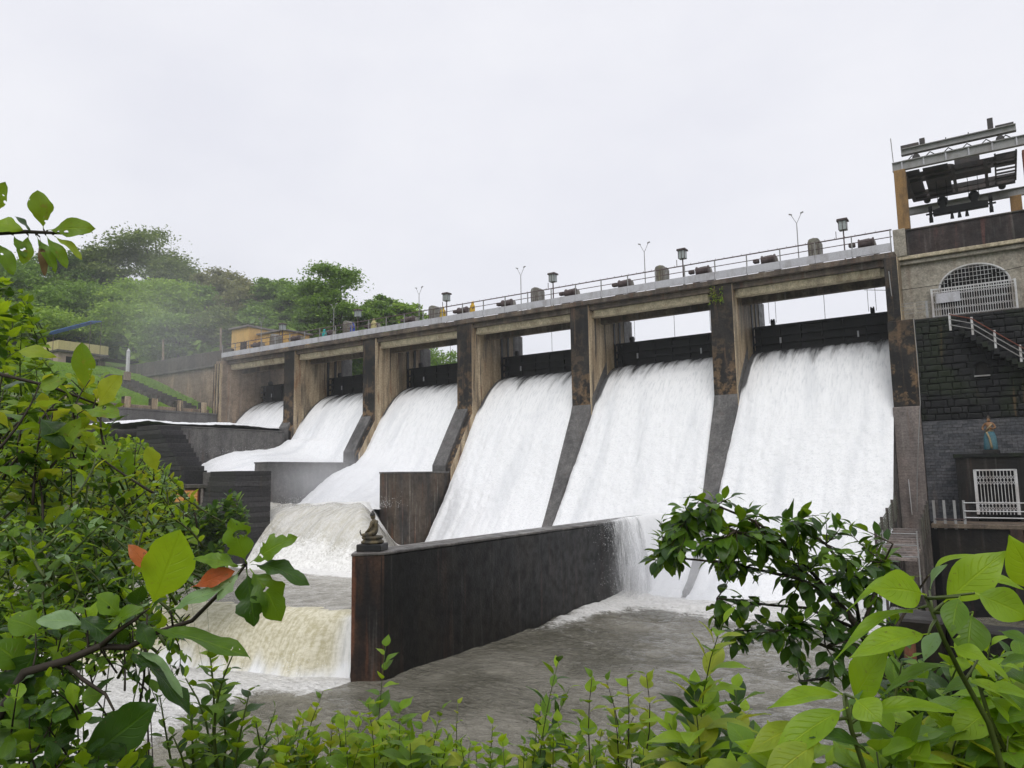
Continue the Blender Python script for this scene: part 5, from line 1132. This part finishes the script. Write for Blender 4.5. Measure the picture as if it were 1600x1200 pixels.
# bottom centre shoots
def low(label, specs, mats, kind='heart', base=(600,1400), d=3.4, stem='green_stem', name='young_shoot'):
    p = Plant(name, label, 'shrub', at(base[0], base[1], d), 'low shoots along the bank', stem)
    for x, y, x0, n, s_ in specs:
        dd = d*p.g.uniform(.92, 1.08); p.shoot(at(x0, 1330, dd), at(x, y, dd), int(n*1.6), s_*1.25, kind, mats, 64, .22, .09, t0=.3, r=.004)
    p.done()
low('single slim shoot with paired leaves in front of the divider wall foot', [(602,1012,585,12,.10)], ['mid','bright'], 'heart', (585,1400), 3.3)
low('bushy light-green seedlings at the bottom edge left of centre', [(x, y, x+random.uniform(-20,20), n, s_) for x, y, n, s_ in ((470,1120,12,.08),(505,1080,10,.07),(520,1125,12,.09),(545,1150,12,.09),(575,1100,12,.08),(600,1130,12,.12),(625,1110,12,.12),(640,1150,12,.13),(660,1130,10,.09),(690,1110,10,.08),(700,1150,12,.08),(455,1150,10,.09),(735,1160,10,.07),(490,1165,12,.1),(560,1170,12,.1),(680,1170,12,.1),(770,1175,8,.08),(715,1100,8,.06))], ['bright','mid','yellow','bright'], 'heart', (590,1400), 3.0)
low('leaning shoot with mixed dark and light leaves right of centre', [(872,1035,840,14,.115),(890,1075,850,10,.10),(845,1090,835,10,.09),(850,1140,830,10,.10)], ['mid','bright','dark'], 'lance', (850,1400), 3.0)
low('brown-stemmed seedling with yellow-green leaflets', [(948,1065,950,10,.085),(925,1060,945,9,.08),(980,1060,952,9,.09),(1010,1055,955,10,.10),(960,1110,950,8,.09),(990,1120,950,8,.09)], ['yellow','bright','yellow','mid'], 'heart', (950,1400), 2.9, 'twig')
low('tall shoot with drooping tip leaves left of the dark tree branch', [(1128,975,1110,14,.13),(1085,1085,1105,12,.15),(1150,1080,1120,12,.15),(1110,1110,1110,12,.15),(1045,1130,1100,10,.13)], ['bright','yellow','mid','dark'], 'broad', (1110,1400), 2.5)
low('small yellowish sprigs along the bottom edge at centre right', [(1005,1170,1000,10,.08),(905,1160,900,10,.08),(1040,1150,1030,10,.09),(1075,1165,1070,10,.10),(820,1165,815,8,.08),(930,1180,930,10,.09)], ['bright','yellow','mid'], 'lance', (960,1420), 2.7)
# dark tree branch
p = Plant('dark_tree', 'small dark glossy-leaved tree leaning over the river at right', 'tree', at(1400, 1250, 4.6), None, 'bark')
tr = [p.base, at(1405,1180,4.4), at(1392,1110,4.3), at(1372,1040,4.2), at(1345,985,4.1), at(1300,930,4.1)]
p.stem(tr, .045, .016, 8)
br_ = [((1300,930),(1240,880),(1150,830),(1075,800)), ((1300,930),(1250,905),(1140,880),(1040,870)), ((1345,985),(1330,900),(1290,850),(1240,815)), ((1345,985),(1370,920),(1380,880),(1395,850)), ((1372,1040),(1290,1010),(1230,985),(1150,985)), ((1345,985),(1260,950),(1200,945),(1120,935)), ((1372,1040),(1330,1050),(1290,1060),(1250,1065)), ((1300,930),(1230,850),(1180,815),(1120,790)), ((1372,1040),(1310,990),(1260,975),(1215,985)), ((1372,1040),(1400,980),(1430,930),(1450,900))]
tips = []
for b in br_:
    q = [at(x, y, 4.1+p.g.uniform(-.25,.25)) for x, y in b]; q[0] = at(*b[0], 4.15); p.stem(q, .012, .005, 6); tips.append((b, q))
upper = [(1005,882),(1035,805),(1100,775),(1160,770),(1195,805),(1285,795),(1345,820),(1400,860),(1400,920),(1330,945),(1230,900),(1130,895),(1060,880)]
lower = [(1085,995),(1140,935),(1190,925),(1245,935),(1330,940),(1395,920),(1395,1010),(1340,1075),(1270,1060),(1230,1030),(1130,1010)]
for poly, n, mats in ((upper, 120, ['dark','mid','mid','dark']), (lower, 44, ['dark','dark','mid'])):
    xs = [a[0] for a in poly]; ys = [a[1] for a in poly]; k = 0
    while k < n:
        x, y = p.g.uniform(min(xs), max(xs)), p.g.uniform(min(ys), max(ys))
        if not in_poly(x, y, poly): continue
        k += 1; d = p.g.uniform(3.75, 4.5); tip = at(x, y, d)
        near = min((q_ for b, q in tips for q_ in q), key=lambda v: (v-tip).length); st = tip + (near-tip)*min(1, .28/max(.05, (near-tip).length))
        if (near-st).length > .05: p.stem([near, near.lerp(st, .5)+Vector((0,0,.03)), st], .007, .004, 5)
        p.shoot(st, tip, 8, .115, 'oval', mats, 60, .15, .1, opposite=False, r=.004, t0=.15)
p.done(298)
# bright broad-leaved plants at lower right
D = 1.75
p = Plant('broad_leaf_plant', 'tall plant with big bright-green drooping leaves at the right edge', 'plant', at(1580, 1500, 1.8), 'bright broad-leaved plants', 'green_stem')
p.stem([p.base, at(1590,1280,1.8), at(1545,1130,1.8), at(1500,1050,1.78), at(1475,1000,1.76), at(1448,935,1.75)], .009, .005)
for b_, t_, w_, m_, f, dd in (((1448,930),(1376,908),62,'bright',.75,0), ((1470,945),(1572,862),62,'bright',.8,.03), ((1440,950),(1303,972),24,'bright',.25,.02), ((1455,990),(1334,1002),44,'bright',.55,-.05), ((1520,925),(1615,965),58,'bright',.65,-.08), ((1500,930),(1482,985),40,'mid',.5,-.1), ((1520,955),(1507,1022),58,'mid',.8,-.06), ((1450,900),(1500,845),20,'bright',.3,.1), ((1452,925),(1462,880),28,'pale',.5,.1), ((1440,900),(1328,905),18,'bright',.3,.12), ((1500,1040),(1380,1040),22,'mid',.3,.1), ((1485,1010),(1540,1025),30,'bright',.5,-.1), ((1530,900),(1600,912),20,'bright',.4,.2), ((1470,985),(1440,1020),26,'pale',.4,.05), ((1560,985),(1610,1000),22,'mid',.4,.1), ((1555,1040),(1610,1020),22,'mid',.4,.1), ((1525,1030),(1585,1050),20,'bright',.3,.08)):
    p.hero(b_, t_, D+dd, D+dd-.06, w_, 'broad', m_, face=f, var=2 if f < .4 else 1)
p.hero((1625,930), (1592,850), 1.6, 1.55, 60, 'broad', 'bright', face=.8)
mass(p, [(1470,1000),(1600,960),(1600,1120),(1500,1110)], 2.0, 2.6, 12, 7, .13, 'broad', ['mid','dark','bright'], .3, .4, r=.004); p.done()
p = Plant('broad_leaf_plant', 'plant with a spray of long pale-green leaves at lower right, over the river', 'plant', at(1370, 1500, 1.7), 'bright broad-leaved plants', 'green_stem')
p.stem([p.base, at(1390,1300,1.7), at(1350,1200,1.7), at(1330,1140,1.7), at(1320,1085,1.7)], .008, .005)
for b_, t_, w_, m_, f, dd in (((1320,1085),(1208,1082),32,'bright',.5,0), ((1325,1105),(1202,1168),52,'bright',.6,-.05), ((1330,1100),(1372,1018),66,'bright',.5,.05), ((1335,1090),(1372,1125),50,'bright',.7,-.08), ((1340,1120),(1482,1072),30,'bright',.45,.02), ((1310,1140),(1240,1130),26,'dark',.4,.08), ((1330,1150),(1345,1090),40,'pale',.7,.06), ((1360,1180),(1300,1120),36,'dark',.4,-.05), ((1280,1160),(1190,1215),56,'yellow',.7,-.1), ((1260,1130),(1170,1160),40,'yellow',.6,.0), ((1345,1150),(1362,1100),26,'mid',.6,0), ((1320,1090),(1290,1060),24,'mid',.5,.1), ((1400,1195),(1430,1120),34,'mid',.6,.1), ((1230,1210),(1170,1150),44,'bright',.6,.05)):
    p.hero(b_, t_, 1.7+dd, 1.64+dd, w_, 'broad', m_, face=f, var=2 if f < .5 else 1)
p.done()
p = Plant('broad_leaf_plant', 'dark-stemmed plant with arching leaves in the bottom right corner', 'plant', at(1620, 1500, 1.9), 'bright broad-leaved plants', 'green_stem')
p.stem([p.base, at(1620,1280,1.9), at(1570,1170,1.9), at(1545,1120,1.9), at(1530,1070,1.9)], .008, .005)
for b_, t_, w_, m_, f in (((1530,1070),(1490,1058),26,'mid',.5), ((1540,1085),(1620,1140),34,'bright',.45), ((1545,1110),(1500,1145),50,'bright',.8), ((1535,1075),(1610,1070),28,'bright',.4), ((1550,1130),(1600,1100),30,'mid',.5), ((1555,1140),(1420,1135),20,'mid',.3), ((1565,1160),(1620,1180),30,'bright',.5), ((1500,1060),(1610,1085),24,'bright',.4), ((1560,1150),(1510,1190),34,'mid',.5)): p.hero(b_, t_, 1.9, 1.84, w_, 'broad', m_, face=f, var=2)
p.done()
p = Plant('low_shrub', 'mass of fresh light-green leaves along the bottom right edge', 'shrub', at(1480, 1500, 2.1), 'low shoots along the bank')
mass(p, [(1370,1160),(1450,1120),(1600,1130),(1600,1230),(1370,1230)], 1.9, 2.6, 52, 9, .12, 'broad', ['bright','mid','dark','mid','yellow'], .3, .4)
mass(p, [(1390,1010),(1440,1000),(1480,1080),(1440,1120),(1390,1100)], 2.6, 3.2, 16, 9, .13, 'oval', ['dark','mid'], .3, .4); p.done()
# more broad-leaved stems filling the lower right corner
for lab_, specs in (('cluster of lance-shaped light leaves below the tall broad-leaved plant', ((1440,1120),(1500,1135),(1475,1170),(1530,1180))), ('fresh whorls of long leaves in the lower right corner, rightmost of all', ((1575,1150),(1600,1040),(1560,1060),(1610,1180))), ('bright whorled plant left of the pale-green spray of leaves', ((1240,1165),(1180,1150),(1290,1190),(1215,1200))), ('whorl of bright leaves between the dark wall and the tall right plant', ((1400,1150),(1370,1175),(1430,1190)))):
    p = Plant('broad_leaf_plant', lab_, 'plant', at(specs[0][0], 1500, 2.0), 'bright broad-leaved plants', 'green_stem')
    for x, y in specs:
        d = p.g.uniform(1.7, 2.25); p.shoot(at(x+p.g.uniform(-25,25), y+190, d), at(x, y, d), 13, .20, 'broad', ['bright','bright','mid','yellow'], 72, .42, .06, r=.0055, t0=.35)
        p.shoot(at(x+p.g.uniform(-60,60), y+170, d+.2), at(x+p.g.uniform(-40,40), y+30, d+.15), 9, .16, 'broad', ['mid','bright','dark'], 72, .42, .06, r=.0045, t0=.35)
    p.done()
low('tangle of small yellow-green seedlings hugging the bottom edge', [(x, y, x+random.uniform(-25,25), 9, random.uniform(.06,.10)) for x, y in [(random.uniform(430,1180), random.uniform(1110,1185)) for _ in range(46)]], ['yellow','bright','bright','mid'], 'heart', (800,1400), 3.1)
# tuft on the pier
p = Plant('pier_tuft', 'small fern-like tuft growing at the top of the second pier from the right', 'plant', (-17, 54.2, 13))
p.t.location = (-17.2, 54.2, 12.6); p.base = Vector((-17.2, 54.2, 12.6)); WORLD[p.t.name] = (-17.2, 54.2, 12.6)
for i in range(14): p.shoot((-17.2+p.g.uniform(-.4,.4), 54.3, 12.9+p.g.uniform(-.3,.7)), (-17.2+p.g.uniform(-.7,.7), 53.9, 12.9+p.g.uniform(-.5,1.1)), 8, .25, 'lance', ['mid','yellow','bright'], 55, .3, .1, r=.015)
p.done()
# ------------------------------------------------------------------ damp air
hm = bpy.data.materials.new('damp_air'); hm.use_nodes = True; t_ = hm.node_tree; t_.nodes.clear()
o_ = t_.nodes.new('ShaderNodeOutputMaterial'); v_ = t_.nodes.new('ShaderNodeVolumePrincipled'); v_.inputs['Color'].default_value = (.93,.95,1,1); v_.inputs['Density'].default_value = .0004; v_.inputs['Anisotropy'].default_value = .2
t_.links.new(v_.outputs[0], o_.inputs['Volume'])
hb = MB().box(-1000, 800, -600, 1300, -12, 75).build('haze', hm); hb['kind'] = 'stuff'

# spray drifting up from the far basins
sp = bpy.data.materials.new('drifting_spray'); sp.use_nodes = True; t_ = sp.node_tree; t_.nodes.clear()
o_ = t_.nodes.new('ShaderNodeOutputMaterial'); v_ = t_.nodes.new('ShaderNodeVolumePrincipled'); v_.inputs['Color'].default_value = (.96,.97,1,1); v_.inputs['Anisotropy'].default_value = .2
tc_ = t_.nodes.new('ShaderNodeTexCoord'); mp_ = t_.nodes.new('ShaderNodeMapping'); mp_.inputs['Location'].default_value = (-1,-1,-1); mp_.inputs['Scale'].default_value = (2,2,2)
gr_ = t_.nodes.new('ShaderNodeTexGradient'); gr_.gradient_type = 'QUADRATIC_SPHERE'; nz_ = t_.nodes.new('ShaderNodeTexNoise'); nz_.inputs['Scale'].default_value = 3; nz_.inputs['Detail'].default_value = 2
m1 = t_.nodes.new('ShaderNodeMath'); m1.operation = 'MULTIPLY'; m2 = t_.nodes.new('ShaderNodeMath'); m2.operation = 'MULTIPLY'; m2.inputs[1].default_value = .058
K = t_.links.new; K(tc_.outputs['Generated'], mp_.inputs[0]); K(mp_.outputs[0], gr_.inputs[0]); K(tc_.outputs['Generated'], nz_.inputs[0]); K(gr_.outputs[1], m1.inputs[0]); K(nz_.outputs[0], m1.inputs[1]); K(m1.outputs[0], m2.inputs[0]); K(m2.outputs[0], v_.inputs['Density']); K(v_.outputs[0], o_.inputs['Volume'])
b = MB().box(-96, -60, 34, 68, -2, 34).build('spray', sp); tag(b, 'faint white spray drifting up from the far left basins', 'spray', kind='stuff')
sp2 = sp.copy(); sp2.name = 'toe_spray'
for n in sp2.node_tree.nodes:
    if n.type == 'MATH' and not n.inputs[1].is_linked: n.inputs[1].default_value = .6
b = MB().box(-24.5, -11, 38, 50, -10.5, -1.5).build('spray', sp2); tag(b, 'white spray boiling up where the falls meet the lower pool', 'spray', kind='stuff')
sp3 = sp2.copy(); sp3.name = 'basin_spray'
for n in sp3.node_tree.nodes:
    if n.type == 'MATH' and not n.inputs[1].is_linked: n.inputs[1].default_value = .3
b = MB().box(-58, -38, 38, 51, -4, 3.5).build('spray', sp3); tag(b, 'white spray above the churning middle basin', 'spray', kind='stuff')

# flung droplets: over the divider wall's end, along the toe, on the wave and the weir
g = np.random.default_rng(77); D_ = []
def drops(n, c, sd, zpow=1., zt=1.): D_.append(np.array(c) + g.normal(size=(n, 3))*np.array(sd))
q = g.random(5200); t1 = g.random(5200)
D_.append(np.stack([-20.45 + (.25+.9*g.random(5200))*np.sqrt(t1)+.15*g.normal(size=5200), 38.2 + 9.5*np.sqrt(q) + .4*g.normal(size=5200), -2.7 - 4.8*t1**1.3 + .5*np.abs(g.normal(size=5200))*(1-t1)], -1))
n = 5200; D_.append(np.stack([g.uniform(-20.4, -6, n), 44.2 + 1.3*g.normal(size=n), POOL + .15 + .75*np.abs(g.normal(size=n))], -1))
n = 2600; D_.append(np.stack([g.uniform(-42, -33, n), 35.5 + .9*g.normal(size=n), -1.9 + .35*np.abs(g.normal(size=n))], -1))
n = 1500; D_.append(np.stack([g.uniform(-62, -56, n), 47 + 2.5*g.normal(size=n), 2.3 + .35*np.abs(g.normal(size=n))], -1))
n = 1800; D_.append(np.stack([g.uniform(-40, -22.5, n), 20.2 + .5*g.normal(size=n) , POOL + .1 + .4*np.abs(g.normal(size=n))], -1))
C_ = np.concatenate(D_); n = len(C_); A = g.normal(size=(n,3)); A /= np.linalg.norm(A, axis=1)[:,None]; Bq = np.cross(A, g.normal(size=(n,3))); Bq /= np.linalg.norm(Bq, axis=1)[:,None]; sz = g.uniform(.008, .024, n)[:,None]
o = link('water_droplets', quads_mesh('water_droplets', C_, A*sz, Bq*sz, paint('white_droplets', (.86,.87,.88), .4, .05, (.8,.8,.8), .1)), None); tag(o, 'flung white droplets over the falls and the wall end', 'droplets', kind='stuff')
